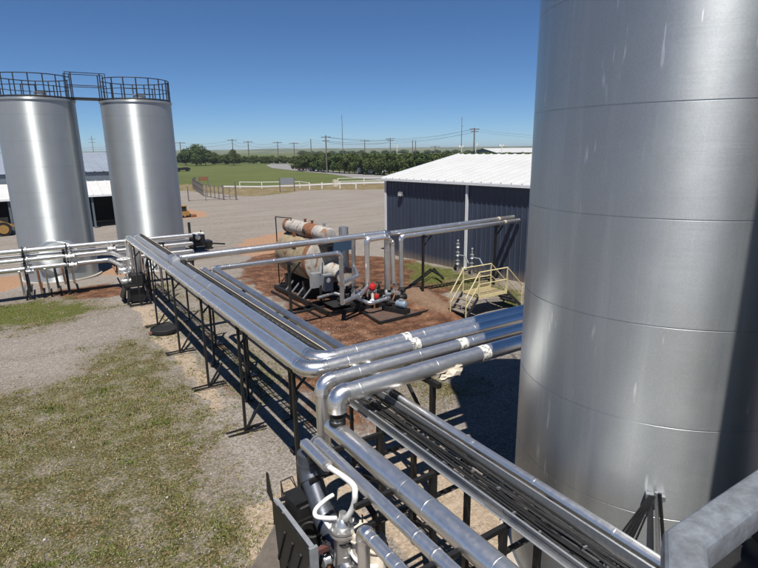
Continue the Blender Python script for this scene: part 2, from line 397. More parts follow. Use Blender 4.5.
    lawn = t.ramp(t.math('ADD', t.math('MULTIPLY', nl,.55), t.math('MULTIPLY', nl2,.45)), [(.3, (.075,.098,.030)), (.55, (.115,.140,.045)), (.75, (.17,.175,.075))])
    dry = t.ramp(nl2, [(.3, (.12,.115,.045)), (.5, (.21,.17,.09)), (.7, (.36,.29,.20))])
    lawn = t.mix(thr(c[0], nl2, .4,.65), lawn, dry)
    col = t.mix(t.ramp(b[2], [(.4,0.),(.6,1.)]), col, lawn)
    pt = t.mix(thr(c[2], n_mid, .35, .7, 1.3), col, t.mix(t.ramp(n_b2, [(.42,0.),(.56,1.)]), (.045,.066,.014), (.15,.155,.045)))
    col = t.mix(1.0, pt, (.85,.825,.805), 'MULTIPLY')
    t.setc(col); t.setc(.95, 'Roughness'); t.setc(.15, 'Specular IOR Level')
    h = t.math('ADD', t.math('MULTIPLY', pv, .5), n_fin); t.bump(h, 1.0, .05)
    return t.m
me.materials.append(ground_mat())
gr = put(bpy.data.objects.new('ground', me)); gr['kind'] = 'structure'

def strip_mesh(name, edgeL, edgeR, z, mat):
    mb = MB(); n = len(edgeL)
    vs = [(*p, z) for p in edgeL] + [(*p, z) for p in edgeR]
    mb.add(vs, [(i, i+1, n+i+1, n+i) for i in range(n-1)]); return kinded(name, mb, mat)
M['asphalt'] = simple('pale_asphalt', (.20,.19,.185), .9, 0, .2, .6, .1)
strip_mesh('road', pix([(272,163.4),(266,165.5),(272,168.2),(298,171.2),(330,174.2),(358,178.6),(388,181.2),(440,183.5),(620,190)]),
                   pix([(292,163.8),(288,165.3),(296,167.0),(312,169.0),(335,171.3),(362,173.6),(388,175.2),(440,177.5),(620,182.5)]), .05, M['asphalt'])
M['track'] = simple('pale_track', (.36,.34,.32), .9, 0, .15, .6, .1)
strip_mesh('path', pix([(222,187.4),(260,187.6),(300,186.5),(340,184.6),(388,183.5),(560,180)]), pix([(222,186.0),(260,186.2),(300,185),(340,182.9),(388,181.3),(560,177)]), .05, M['track'])

# distant hills
hb = MB(); n = 240; rows = []
for i in range(n+1):
    a = R_(-75 + 190*i/n)      # azimuth from +Y to +X
    hh = 4 + 2.5*math.sin(i*.11+1) + 2*math.sin(i*.31) + 1.2*math.sin(i*.83)
    rows += [(math.sin(a)*1500, math.cos(a)*1500, -.5), (math.sin(a)*1900, math.cos(a)*1900, max(hh*.55,3)), (math.sin(a)*2500, math.cos(a)*2500, max(hh,5)+7), (math.sin(a)*3300, math.cos(a)*3300, -.5)]
hb.add(rows, [(i*4+k, (i+1)*4+k, (i+1)*4+k+1, i*4+k+1) for i in range(n) for k in range(3)])
def hill_mat():
    t = NT('hill_cover'); co = t.coord('World'); a = t.noise(t.coord('World',(.012,.012,.04)), 1, 6, .65); 
    t.setc(t.ramp(a, [(.38,(.035,.055,.025)),(.5,(.10,.12,.05)),(.62,(.22,.20,.12))])); t.setc(1.,'Roughness'); t.setc(.1,'Specular IOR Level'); return t.m
kinded('hills', hb, hill_mat())

# ================================================================ storage tanks
def tank_shell(c, R, Ht, course=1.22, z0=.0, step=.006, n=128):
    prof = [(R+.03, z0), (R+.03, z0+.12), (R, z0+.122)]; z = z0+.122; zn = course*.72
    while zn < Ht-.3:
        prof += [(R, zn-.008), (R-step*.7, zn-.006), (R-step*.7, zn+.006), (R, zn+.008)]; zn += course
    prof += [(R, Ht-.10), (R+.045, Ht-.098), (R+.045, Ht)]
    mb = MB(); mb.lathe(c, prof, n); return mb
def tank_guard(t, c, R, Ht, gaps, name='guardrail', npost=18, hr=1.07):
    c = Vector(c)
    def P(a, z, r=R-.04): return c + Vector((math.sin(a)*r, math.cos(a)*r, z))
    def arc(z, r):
        mb = MB(); steps = 72; run = []
        for i in range(steps+1):
            a = 2*PI*i/steps
            if any(lo < (a % (2*PI)) < hi for lo, hi in gaps):
                if len(run) > 1: mb.tube(run, r, 6)
                run = []
            else: run.append(P(a, z))
        if len(run) > 1: mb.tube(run, r, 6)
        return mb
    obj('top_rail', arc(Ht+hr, .024), M['dark_steel'], t); obj('mid_rail', arc(Ht+hr*.52, .018), M['dark_steel'], t)
    kp = MB(); obj('toe_board', arc(Ht+.06, .045), M['dark_steel'], t)
    for i in range(npost):
        a = 2*PI*(i+.35)/npost
        if any(lo < a < hi for lo, hi in gaps): continue
        obj('post', MB().bar(P(a, Ht-.12), P(a, Ht+hr), .05), M['dark_steel'], t)
T1, T2, RF, HF = Vector((1.2, 32.8, 0)), Vector((5.8, 32.35, 0)), 1.75, 8.98
def far_tank(c, label):
    t = thing('storage_tank', label, 'tank', c, 'storage tanks')
    obj('shell', tank_shell(c, RF, HF), M['tank_far'], t, ang=9)
    obj('roof', MB().lathe(c, [(RF-.02, HF-.02), (RF*.5, HF+.10), (.01, HF+.16)], 48), M['tank_far'], t)
    obj('base_ring', MB().lathe(c, [(RF+.16,0),(RF+.16,.09),(RF+.02,.10)], 64), M['concrete'], t)
    hatch = MB().lathe(c+Vector((.3,.6,0)), [(.28, HF+.1), (.28, HF+.42), (.33, HF+.43), (.33, HF+.47)], 20)
    obj('roof_hatch', hatch, M['galv'], t)
    return t
ta = far_tank(T1, 'left of the pair of shiny metal tanks, with a round manway behind the pale pipes')
tank_guard(ta, T1, RF, HF, [(R_(72), R_(112))])
mw = T1 + Vector((-.12, -RF+.10, 1.30))
obj('manway', MB().lathe(mw, [(1.0, 0), (1.0, .05), (.95, .08), (.7, .17), (.35, .22), (.02, .235)], 40, (0,-1,0)), M['tank_far'], ta)
tb = far_tank(T2, 'right of the pair of shiny metal tanks, standing beside the open gravel yard')
tank_guard(tb, T2, RF, HF, [(R_(252), R_(295))])
# small frame on the roofs
for t, c in ((ta, T1), (tb, T2)):
    fr = MB(); 
    for a, b in (((-.5,.1),(-.5,.7)), ((.1,.1),(.1,.7))):
        fr.bar(c+Vector((a[0],a[1],HF+.08)), c+Vector((a[0],a[1],HF+.75)), .05)
    fr.bar(c+Vector((-.5,.1,HF+.72)), c+Vector((.1,.1,HF+.72)), .05)
    fr.bar(c+Vector((.1,.1,HF+.45)), c+Vector((.9,.1,HF+.45)), .04); fr.bar(c+Vector((.9,.1,HF+.08)), c+Vector((.9,.1,HF+.75)), .05)
    obj('roof_bracket', fr, M['dark_steel'], t)
# catwalk between the two tanks
ca = thing('catwalk', 'dark steel catwalk with handrails bridging the two left tanks', 'catwalk', (3.5,32.5,HF))
x0, x1 = T1.x+RF-.35, T2.x-RF+.35
obj('deck', MB().box(((x0+x1)/2, 32.5, HF+.10), (x1-x0, .8, .09)), M['dark_steel'], ca)
for y in (32.1, 32.9):
    obj('handrail', MB().tube([(x0,y,HF+.1),(x0,y,HF+1.32),(x1,y,HF+1.32),(x1,y,HF+.1)], .026, 6), M['dark_steel'], ca)
    obj('mid_rail', MB().tube([(x0,y,HF+.72),(x1,y,HF+.72)], .02, 6), M['dark_steel'], ca)
    for x in (x0+.25, x1-.25): obj('post', MB().bar((x,y,HF+.1),(x,y,HF+1.3),.05), M['dark_steel'], ca)

# the big tank, and its neighbour that shades it
BT, RB, HB = Vector((7.3, 3.95, 0)), 1.83, 14.0
bt = thing('storage_tank', 'towering scratched metal tank filling the right side of the photo', 'tank', BT, 'storage tanks')
obj('shell', tank_shell(BT, RB, HB, 1.195, 0, .007, 256), M['tank'], bt, ang=9)
obj('roof', MB().lathe(BT, [(RB-.02, HB-.02), (RB*.5, HB+.10), (.01, HB+.18)], 64), M['tank'], bt)
tank_guard(bt, BT, RB, HB, [])
obj('base_ring', MB().lathe(BT, [(RB+.2,0),(RB+.2,.1),(RB+.02,.11)], 96), M['concrete'], bt)
for k, (az, zz0, zz1) in enumerate([(250.5, 1.29, 2.46), (287, 4.87, 6.05)]):
    a = R_(az); p = BT + Vector((math.sin(a), math.cos(a), 0))*(RB+.001)
    obj('vertical_seam', MB().bar(p+Vector((0,0,zz0)), p+Vector((0,0,zz1)), .008, .004, up=(math.sin(a),math.cos(a),0)), M['tank'], bt)
# bracket with its wires near the foot of the big tank
bp = Vector((5.80, 2.90, 2.36)); bn = Vector((bp.x-BT.x, bp.y-BT.y, 0)).normalized(); bs = Vector((-bn.y, bn.x, 0))
br = thing('wall_bracket', 'small bright bracket with drooping black wires low on the big tank', 'bracket', bp)
rzb = math.atan2(bs.y, bs.x)
for k in (-1, 1): obj('clip', MB().box(bp+bn*.04+bs*.062*k, (.085,.075,.06), rzb), M['galv_blotch'], br)
obj('mast', MB().bar(bp+bn*.09+Vector((0,0,.09)), bp+bn*.16+bs*.12+Vector((0,0,-.95)), .035), M['galv'], br)
obj('mast', MB().bar(bp+bn*.12+Vector((0,0,.10))+bs*.03, bp+bn*.20+bs*.20+Vector((0,0,-.95)), .03), M['black_pipe'], br)
for k in range(5):
    q = bp+bn*.12-bs*(.02+.012*k); pts = []
    for i in range(9):
        u = i/8; pts.append(q - bs*(.16+.035*k)*math.sin(u*PI*.5)*1.3 + bn*.10*math.sin(u*PI) + Vector((0,0,-1.1*u+.05)))
    obj('wire', MB().tube(pts, .011, 6), M['rubber'], br)
ST, = (Vector((6.47, -.55, 0)),)
st = thing('storage_tank', 'matching metal tank out of frame right, casting the shade on the big tank', 'tank', ST, 'storage tanks')
obj('shell', tank_shell(ST, RB, HB, 1.195), M['tank'], st, ang=9)
obj('roof', MB().lathe(ST, [(RB-.02, HB-.02), (RB*.5, HB+.10), (.01, HB+.18)], 48), M['tank'], st)

# ================================================================ insulated pipes
def fillet(pts, bend, seg=7):
    """split a polyline into straight runs and elbow arcs"""
    pts = [Vector(p) for p in pts]; runs = []; arcs = []; cur = pts[0]
    for i in range(1, len(pts)-1):
        a = (pts[i-1]-pts[i]).normalized(); b = (pts[i+1]-pts[i]).normalized(); ang = a.angle(b)
        d = min(bend/math.tan(ang/2), (pts[i-1]-pts[i]).length*.48, (pts[i+1]-pts[i]).length*.48)
        p0 = pts[i]+a*d; p1 = pts[i]+b*d; r = d*math.tan(ang/2)
        ctr = pts[i] + (a+b).normalized()*(r/math.sin(ang/2)); arc = []
        v0 = p0-ctr; v1 = p1-ctr; tot = v0.angle(v1); ax = v0.cross(v1).normalized()
        for k in range(seg+1): arc.append(ctr + Matrix.Rotation(tot*k/seg, 3, ax) @ v0)
        runs.append((cur, p0)); arcs.append(arc); cur = p1
    runs.append((cur, pts[-1])); return runs, arcs
def ribs(a, b, r, pitch=.92, off=.3):
    """path and radii with a small lap joint every sheet length"""
    L = (b-a).length; d = (b-a).normalized(); P = [a]; Rr = [r]; x = off
    while x < L-.05:
        for dx, k in ((-.016, 0), (-.010, .0018), (.010, .0018), (.016, 0)): P.append(a+d*(x+dx)); Rr.append(r+k)
        x += pitch
    P.append(b); Rr.append(r); return P, Rr
def pipe(label, pts, r, mat='jacket', bend=None, bands=(), group=None, cat='pipe', elbow_mat=None, er=.012, pitch=.92, name='insulated_pipe', n=32):
    pts = [Vector(p) for p in pts]; t = thing(name, label, cat, pts[0], group)
    runs, arcs = fillet(pts, bend or r*1.6)
    for a, b in runs:
        if (b-a).length < .02: continue
        P, Rr = ribs(a, b, r, pitch*random.uniform(1.2,2.0), random.uniform(.2,.9)); obj('pipe_section', MB().tube(P, Rr, n), M[mat], t, ang=14)
    for arc in arcs:
        # gored elbow jacket: overlapping rings
        mb = MB(); mb.tube(arc, r+er, n)
        s = (arc[0]-arc[1]).normalized()*.05; e = (arc[-1]-arc[-2]).normalized()*.05
        mb.tube([arc[0]+s, arc[0]], r+er+.003, n); mb.tube([arc[-1], arc[-1]+e], r+er+.003, n)
        obj('elbow', mb, M[elbow_mat or 'jacket_elbow'], t, ang=12)
    for (i, f, wd, mt) in bands:
        a, b = runs[i]; d = (b-a).normalized(); c = a+(b-a)*f
        if mt == 'tape': 
            P = [c+d*wd*(k/6-.5)*1.0 for k in range(7)]; Rr = [r+.004+.004*random.random() for _ in P]
            mb = MB().tube(P, Rr, 18)
            mb.v = [tuple(Vector(v)+Vector((random.uniform(-.002,.002) for _ in range(3)))) for v in mb.v]
            obj('tape_wrap', mb, M['tape'], t)
        else: obj('band', MB().tube([c-d*wd/2, c+d*wd/2], r+.008, 24), M[mt], t)
    return t
M['jacket_elbow'] = jacket('elbow_jacket', .84, .28, .22, (1,1,1), .35)
ZP = 2.75
GRP = 'insulated pipes on the rack'
pipe('thick shiny pipe on the outer edge of the left rack, turning right at the corner', 
     [(3.62,25.7,1.05),(3.62,25.7,ZP),(3.62,7.76,ZP),(17.2,7.76,ZP)], .135, bend=.30, bands=((1,.45,.05,'jacket_white'),(1,.66,.05,'jacket_white'),(2,.145,.20,'tape')), group=GRP)
pipe('thick shiny pipe second from the outer edge, topmost of the four going right', 
     [(3.97,19.1,ZP+.12),(3.97,18.5,ZP),(3.97,8.11,ZP),(17.4,8.11,ZP)], .135, bend=.30, bands=((1,.40,.05,'jacket_white'),(1,.26,.05,'jacket_white'),(2,.125,.16,'tape')), group=GRP)
pipe('far length of thick pipe leading down to the pump cluster by the left tanks', 
     [(3.98,25.9,1.05),(3.98,25.9,ZP-.02),(3.98,19.05,ZP-.02)], .13, bend=.3, group=GRP)
pipe('shiny pipe third of the four going right, dropping straight down at its left end', 
     [(3.62,7.26,1.35),(3.62,7.26,ZP),(17.0,7.26,ZP)], .115, bend=.16, bands=((1,.215,.20,'tape'),), group=GRP)
pipe('fattest shiny pipe, lowest of the four going right, bending down onto a black flange', 
     [(3.60,6.73,2.47),(3.60,6.73,ZP-.02),(16.8,6.73,ZP-.02)], .145, bend=.17, bands=((1,.225,.20,'tape'),), group=GRP)
pipe('slim dull pipe beside the tan tray edge on the left rack', [(4.50,17.2,2.2),(4.50,17.2,ZP-.02),(4.50,7.45,ZP-.12),(4.50,7.3,2.2)], .088, 'jacket_old', bend=.12, group=GRP)
pipe('slim dull pipe on the inner edge of the left rack, turning toward the rusty boiler', 
     [(4.80,7.3,2.2),(4.80,7.45,ZP-.14),(4.80,17.0,ZP),(9.47,17.0,ZP-.02),(9.47,17.0,.75)], .085, 'jacket_old', bend=.14, group=GRP)
def upperA(x): f = (x-3.97)/15.75; return Vector((x, 18.6-.5*f, 2.90+.24*f))
pipe('long pale pipe crossing above the boiler from the left rack', [(3.99,18.45,ZP+.13),upperA(4.05)+Vector((0,.05,0)),upperA(12.42),(12.42,18.33,.6)], .125, 'jacket_white', bend=.14, group=GRP)
pipe('pale pipe end running from the boiler columns to the blue wall, upper of two', [upperA(12.6)+Vector((0,.05,-.05)),upperA(19.66)], .11, 'jacket_white', bands=((0,.86,.12,'lip'),), group=GRP)
pipe('pale pipe end running from the rightmost boiler column to the blue wall, lower of two', [(13.02,18.15,.55),(13.02,18.15,2.84),(19.7,17.78,3.02)], .10, 'jacket_white', bend=.13, bands=((1,.86,.12,'lip'),), group=GRP)
pipe('short bent pipe linking two upright columns over the boiler pumps', [(11.38,18.25,.6),(11.38,18.25,2.86),(12.3,18.2,2.90),(12.66,18.3,2.6),(12.72,18.3,.8)], .10, 'jacket', bend=.13, group=GRP)
pipe('upright pipe just right of the dark exhaust stack', [(11.05,18.85,.5),(11.05,18.75,2.92)], .085, 'jacket_old', group=GRP)
pipe('thin grey upright pipe between the boiler columns', [(11.85,18.9,.4),(11.85,18.9,2.9)], .035, 'jacket_old', group=GRP, pitch=9)
pipe('short level pipe bridging two boiler columns near mid height', [(9.47,16.92,1.62),(10.4,17.4,1.64),(11.05,18.7,1.68)], .075, 'jacket_white', bend=.1, group=GRP)
pipe('short level pipe bridging two boiler columns just above the pumps', [(9.47,16.92,.86),(10.4,17.3,.9),(11.3,18.1,.94)], .085, 'jacket_white', bend=.1, group=GRP)
# near run
NBX = 3.60
pipe('big shiny pipe below the corner, running down toward the viewer', [(NBX,6.92,2.13),(NBX,1.0,2.13)], .145, bands=((0,.42,.012,'jacket_elbow'),), group=GRP)
lw_ = AY(452,373.5,6.62); lwt = thing('loose_wrapping', 'crumpled pale wrapping hanging under the fattest pipe at the shade edge', 'wrapping', lw_)
lmb = MB().lathe(lw_-Vector((.26,0,.04)), [(.02,0),(.07,.05),(.05,.12),(.10,.2),(.08,.3),(.11,.38),(.06,.47),(.02,.5)], 12, (1,0,.25))
lmb.v = [tuple(Vector(v)+Vector([random.uniform(-.02,.02) for _ in range(3)])) for v in lmb.v]
obj('cloth', lmb, M['cream'], lwt, flat=True); obj('tie', MB().tube([lw_, lw_+UZ*(2.62-lw_.z)], .012, 6), M['dark_steel'], lwt)
ft = thing('pipe_flange', 'black flange coupling under the short drop onto the near pipe', 'flange', (3.60,6.73,2.35))
obj('ring', MB().lathe((3.60,6.73,2.255), [(.13,0),(.13,.05),(.11,.055)], 24), M['rubber'], ft)
obj('ring', MB().lathe((3.60,6.73,2.34), [(.13,0),(.13,.04),(.11,.045)], 24), M['black_pipe'], ft)
obj('neck', MB().lathe((3.60,6.73,2.305), [(.115,0),(.115,.035)], 24), M['galv'], ft)
pipe('medium shiny pipe parallel to and left of the big near pipe', [(3.19,6.62,2.12),(3.19,1.0,2.12)], .085, bands=((0,.44,.03,'jacket_white'),(0,.50,.03,'jacket_white')), group=GRP)
pipe('stubby capped pipe with a white hose clamped to its end', [(2.98,6.62,2.17),(2.98,5.92,2.17)], .083, group=GRP, pitch=9)
pipe('short pipe rising from a cream fitting and bending toward the viewer', [(2.76,4.62,1.2),(2.76,4.62,2.10),(2.76,1.0,2.10)], .075, bend=.09, group=GRP, bands=((1,.04,.012,'jacket_elbow'),(1,.13,.015,'jacket_white')))
pipe('tarnished pipe along the far edge of the near cable tray', [(4.87,7.8,2.30),(4.87,1.0,2.30)], .065, 'jacket', group=GRP, bands=((0,.045,.35,'cable'),(0,.125,.25,'cable')))

# pipes along the foot of the left tanks
def rowz(py): return AY(0, py, 28.0).z
for k, (py, r, lab) in enumerate(((253.2,.115,'uppermost pale pipe running past the feet of the left tanks'), (259.2,.055,'thin pale pipe just under the uppermost one by the left tanks'),
                    (262.8,.105,'middle pale pipe running past the feet of the left tanks'), (271.8,.105,'lowest pale pipe running past the feet of the left tanks'))):
    z = rowz(py); yb = 28.0 + (.25 if k == 1 else 0)
    t = pipe(lab, [(-9,yb,z),(6.95,yb,z)], r, 'jacket_white', group='pale pipes by the left tanks', pitch=1.8)
    for x in (1.32, -.35 + .5*k*0):
        if k == 1: continue
        obj('flange', MB().tube([(x-.03,28,z),(x+.03,28,z)], r+.07, 16), M['dark_steel'], t); obj('flange', MB().tube([(x+.10,28,z),(x+.15,28,z)], r+.07, 16), M['galv'], t)
za, zb = rowz(262.8), rowz(271.8)
pipe('upper slanting branch pipe leading from the row pipes to the black pump stand', [(2.9,28.12,za-.02),(3.1,27.75,za),(3.45,25.9,za-.05)], .10, 'jacket_white', bend=.15, group='pale pipes by the left tanks')
pipe('lower slanting branch pipe leading from the row pipes to the black pump stand', [(2.9,28.12,zb-.02),(3.1,27.75,zb),(3.40,25.9,zb-.05)], .10, 'jacket_white', bend=.15, group='pale pipes by the left tanks')
# dark valves & stands of this row
def valve(loc, label, s=1.0, mat='galv', wheel='dark_steel', group='hand valves', axis=(1,0,0), wr=.13):
    loc = Vector(loc); ax = Vector(axis).normalized(); t = thing('hand_valve', label, 'valve', loc, group)
    obj('body', MB().lathe(loc-ax*.16*s, [(.11*s,0),(.11*s,.035*s),(.07*s,.05*s),(.10*s,.13*s),(.10*s,.19*s),(.07*s,.27*s),(.11*s,.285*s),(.11*s,.32*s)], 14, ax), M[mat], t)
    obj('stem', MB().lathe(loc, [(.055*s,0),(.055*s,.16*s),(.025*s,.17*s),(.025*s,.34*s)], 10), M[mat], t)
    wv = MB(); c = loc+Vector((0,0,.33*s)); 
    pts = [c+Vector((math.cos(a)*wr*s, math.sin(a)*wr*s, 0)) for a in [2*PI*i/16 for i in range(17)]]
    wv.tube(pts, .014*s, 6, False)
    for i in range(3): a = PI*i/3; d = Vector((math.cos(a),math.sin(a),0))*wr*s; wv.tube([c-d, c+d], .009*s, 5)
    obj('handwheel', wv, M[wheel], t); return t
valve((1.42,27.78,rowz(262.8)), 'hand valve on the middle pale pipe in front of the left tank', 1.1, 'white', group='valves by the left tanks')
valve((1.48,27.8,rowz(271.8)), 'hand valve on the lowest pale pipe in front of the left tank', 1.0, 'white', group='valves by the left tanks')
valve((3.15,27.75,rowz(253.2)-.25), 'white hand valve high beside the pump cluster', 1.0, 'white', 'white', group='valves by the left tanks')
valve((-.2,27.8,rowz(271.8)-.1), 'hand valve hanging low left of the round manway', .9, 'galv', group='valves by the left tanks')
for i, (x, lab) in enumerate(((-4.5,'post holding the pale pipes, out beyond the left tank'), (-.35,'post holding the pale pipes left of the round manway'), (1.2,'post holding the pale pipes in front of the left tank'), (6.9,'dark post at the right end of the pale pipes by the gravel yard'))):
    t = thing('pipe_post', 'dark steel ' + lab, 'pipe support', (x,28,0), 'posts of the pale pipes')
    obj('post', MB().bar((x,28.2,0),(x,28.2,2.9 if x > 6 else 2.35),.11), M['dark_steel'], t)
    for z in (rowz(253.2), za, zb): obj('arm', MB().bar((x,28.2,z-.16),(x,27.85,z-.16),.07), M['dark_steel'], t)
# low manifold tangle in front of tank one
for k in range(7):
    x = -.6+.33*k + random.uniform(-.05,.05); z0 = random.uniform(.25,.6)
    pipe(f'small dull manifold pipe {["far left","left","left of centre","in the centre","right of centre","right","far right"][k]} among those at the foot of the manway tank',
         [(x,27.9,zb-.1),(x+.05,28.0,z0),(x+.1,29.6+random.random()*.8,z0)], .035+.02*random.random(), ['jacket_old','dark_steel','rusty'][k%3], bend=.08, group='small manifold pipes', pitch=9, n=10, er=.004)
for k in range(4):
    x = 3.3+.6*k
    pipe(f'thin rusty branch pipe {["beside the pump cluster","second right of the pump cluster","third right of the pump cluster","nearest the dark end post"][k]} under the pale pipes',
         [(x,28.0,rowz(253.2)-.1),(x,28.1,.7),(x+.1,30.4,.7)], .04, ['rusty','jacket_old'][k%2], bend=.08, group='small manifold pipes', pitch=9, n=10, er=.004)

# ================================================================ cable trays
def tray(label, x0, x1, y0, y1, z, dep, lipmat, ncab, group, fill=1.0):
    t = thing('cable_tray', label, 'cable tray', ((x0+x1)/2, y0, z-dep), group)
    for x, s in ((x0,1),(x1,-1)):
        mb = MB(); mb.box((x,(y0+y1)/2,z-dep/2),(.008,y1-y0,dep)); mb.box((x-s*.014,(y0+y1)/2,z-.003),(.035,y1-y0,.006)); mb.box((x-s*.012,(y0+y1)/2,z-dep+.003),(.03,y1-y0,.006))
        mb.box((x-s*.007,(y0+y1)/2,z-dep*.5),(.006,y1-y0,.02))
        obj('side_rail', mb, M['galv' if lipmat == 'galv' else 'dull_tray'], t, flat=True)
    if lipmat != 'galv': obj('lip', MB().box((x1,(y0+y1)/2,z+.006),(.022,y1-y0,.012)), M[lipmat], t, flat=True)
    rg = MB(); y = y0+.1
    while y < y1: rg.box(((x0+x1)/2,y,z-dep+.02),(x1-x0-.01,.04,.02)); y += .26
    obj('rungs', rg, M['galv'], t, flat=True)
    wdt = x1-x0-.06
    for k in range(ncab):
        xb = x0+.03+wdt*(k+.5)/ncab; r = random.choice([.009,.012,.016]); pts = []; y = y0
        ph = random.uniform(0,6); am = random.uniform(.01,.04)
        while y <= y1:
            u = (y-y0); pts.append((min(max(xb+am*math.sin(u*.9+ph)+.012*math.sin(u*2.7+ph*2), x0+.02), x1-.02), y, z-dep+.03+r+.02*(.5+.5*math.sin(u*.7+ph*3))*(1+(k%3)))); y += .3
        obj('cable', MB().tube(pts, r, 6), M[['rubber','cable','cable','galv' if k%9==4 else 'rubber'][k%4]], t)
    return t
tr1 = tray('narrow grey cable tray with a tan edge between the pipes of the left rack', 4.13, 4.36, 7.6, 27.0, 2.74, .12, 'lip', 5, 'cable trays')
tr2 = tray('wide open cable tray full of dark cables, running to the bottom right', 4.20, 4.72, .8, 7.75, 2.31, .17, 'galv', 24, 'cable trays')
for k in range(16):
    y = 1.2+.42*k+random.uniform(-.1,.1); x = 4.26+random.choice([0,0,.02,.2])+random.uniform(-.01,.03)
    obj('cable_tie', MB().box((x,y,2.245),(.05,.018,.03),random.uniform(-.4,.4)), M['bolt'], tr2)
obj('splice_plate', MB().box((4.192,3.95,2.225),(.006,.30,.12)), M['galv'], tr2, flat=True)

# ================================================================ stands of the pipe rack
def stand(y, label, xa=3.60, xb=4.78, ztop=2.56, src=None):
    if src: return dup(src, (xa, y, 0), label)
    t = thing('pipe_stand', label, 'pipe support', (xa,y,0), 'black stands under the left rack')
    for i, x in enumerate((xa, xb)):
        obj('post', MB().bar((x,y,.03),(x,y,ztop),.058), M['black_pipe'], t)
        if i == 0:
            for dy in (-.09,.09): obj('foot', MB().box((x+.02,y+dy,.03),(.92,.035,.04)), M['black_pipe'], t)
            obj('brace', MB().bar((x+.05,y,.08),(x+.42,y,.62),.045), M['black_pipe'], t)
        else: obj('foot', MB().box((x,y,.02),(.5,.16,.03)), M['black_pipe'], t)
    obj('crossbeam', MB().box(((xa+xb)/2,y,ztop+.02),(xb-xa+.12,.07,.07)), M['black_pipe'], t)
    obj('brace', MB().bar((xa,y+.05,ztop-.45),(xa+.45,y+.05,ztop),.04), M['black_pipe'], t)
    return t
s0 = stand(14.27, 'black pipe stand under the left rack, second from the pipe corner')
for y, lab in ((8.35,'black pipe stand right under the pipe corner'), (11.31,'black pipe stand under the left rack, nearest one before the pipe corner'), (17.5,'black pipe stand under the left rack, third from the pipe corner'),
               (20.9,'black pipe stand under the left rack, just beyond the round lid'), (24.3,'black pipe stand under the left rack, farthest, beside the pump cluster')):
    stand(y, lab.replace('second','second'), src=s0)
# mid rails and rods lacing the stands
for i, (a, b, lab) in enumerate((((4.78,8.3,1.25),(4.78,24.3,1.25),'long thin black rail lacing the inner posts of the left rack'), )):
    t = single('rack_rail', MB().bar(a,b,.05), M['black_pipe'], lab, 'rail', a)
for i, y in enumerate((9.9, 12.9, 15.9)):
    single('hanger_post', MB().bar((4.25,y,0),(4.25,y,2.58),.06).box((4.25,y,2.58),(.7,.06,.06)).box((4.25,y,.02),(.25,.25,.03)), M['black_pipe'],
           ['lone black post under the left rack, nearest the corner','lone black post under the left rack, middle of three','lone black post under the left rack, farthest of three'][i], 'post', (4.25,y,0), 'lone posts under the left rack')
# stands under the run going right
def stand2(x, label, src=None):
    if src: return dup(src, (x,6.6,0), label)
    t = thing('pipe_stand', label, 'pipe support', (x,6.6,0), 'stands under the four pipes going right')
    for y in (6.55, 8.25):
        obj('post', MB().bar((x,y,.02),(x,y,2.55),.08), M['black_pipe'], t); obj('foot', MB().box((x,y,.02),(.3,.3,.03)), M['black_pipe'], t)
    obj('crossbeam', MB().box((x,7.42,2.56),(.09,2.1,.09)), M['black_pipe'], t)
    obj('brace', MB().bar((x,6.55,1.6),(x,7.5,2.5),.05), M['black_pipe'], t); return t
q0 = stand2(5.35, 'black frame stand under the four pipes, left one near the tray')
stand2(13.4, 'black frame stand under the four pipes, beyond the big tank', q0)
# supports under the near run (slotted channel arms)
def near_stand(y, label, src=None):
    if src: return dup(src, (4.6,y,0), label)
    t = thing('tray_stand', label, 'tray support', (4.6,y,0), 'supports under the near tray')
    for x in (4.16, 4.80): obj('post', MB().bar((x,y,.02),(x,y,2.05),.075), M['black_pipe'], t)
    obj('arm', MB().box((3.95,y,2.08),(2.1,.06,.06)), M['black_pipe'], t)
    obj('arm', MB().box((3.95,y,1.72),(2.1,.05,.05)), M['black_pipe'], t)
    obj('brace', MB().bar((4.16,y,1.2),(3.5,y,1.7),.045), M['black_pipe'], t)
    for x in (3.35,3.75): obj('saddle', MB().box((x,y,1.95),(.06,.08,.2)), M['black_pipe'], t)
    bl = MB()
    for k in range(9): bl.box((3.1+.2*k,y-.031,1.72),(.05,.004,.018))
    obj('slots', bl, M['bolt'], t); return t
n0 = near_stand(5.05, 'black slotted arm and post under the near tray, at the middle')
near_stand(6.35, 'black slotted arm and post under the near tray, closest to the corner', n0)
near_stand(3.75, 'black slotted arm and post under the near tray, beside the tan ground', n0)
near_stand(2.35, 'black slotted arm and post under the near tray, toward the bottom edge', n0)

# ================================================================ navy metal building on the right
BC = Vector((18.62, 27.55, 0)); ba = Vector((.118, -.993, 0)).normalized(); bb = Vector((.993, .118, 0)).normalized()
BL, BW, EH, RH = 18.4, 13.6, 4.66, 5.98
def BP(a, b, z): return BC + ba*a + bb*b + Vector((0,0,z))
def ribbed_sheet(o, du, dv, L, Wd, pitch, h, nrm, rw=.05):
    """flat sheet L (along du) x Wd (along dv) with raised ribs running along dv"""
    o = Vector(o); prof = [(0,0)]; x = pitch*.5
    while x < L-rw:
        prof += [(x-rw,0),(x-rw*.45,h),(x+rw*.45,h),(x+rw,0)]; x += pitch
    prof.append((L,0)); vs = []
    for (x, z) in prof: vs += [o+du*x+nrm*z, o+du*x+nrm*z+dv*Wd]
    return MB().add(vs, [(2*i,2*i+2,2*i+3,2*i+1) for i in range(len(prof)-1)])
bd = thing('metal_building', 'navy blue metal building with a bright white roof and white corner trim', 'building', BC)
UZ = Vector((0,0,1))
obj('wall', ribbed_sheet(BP(0,0,0), ba, UZ, BL, EH, .305, .028, -bb), M['navy'], bd, flat=True)
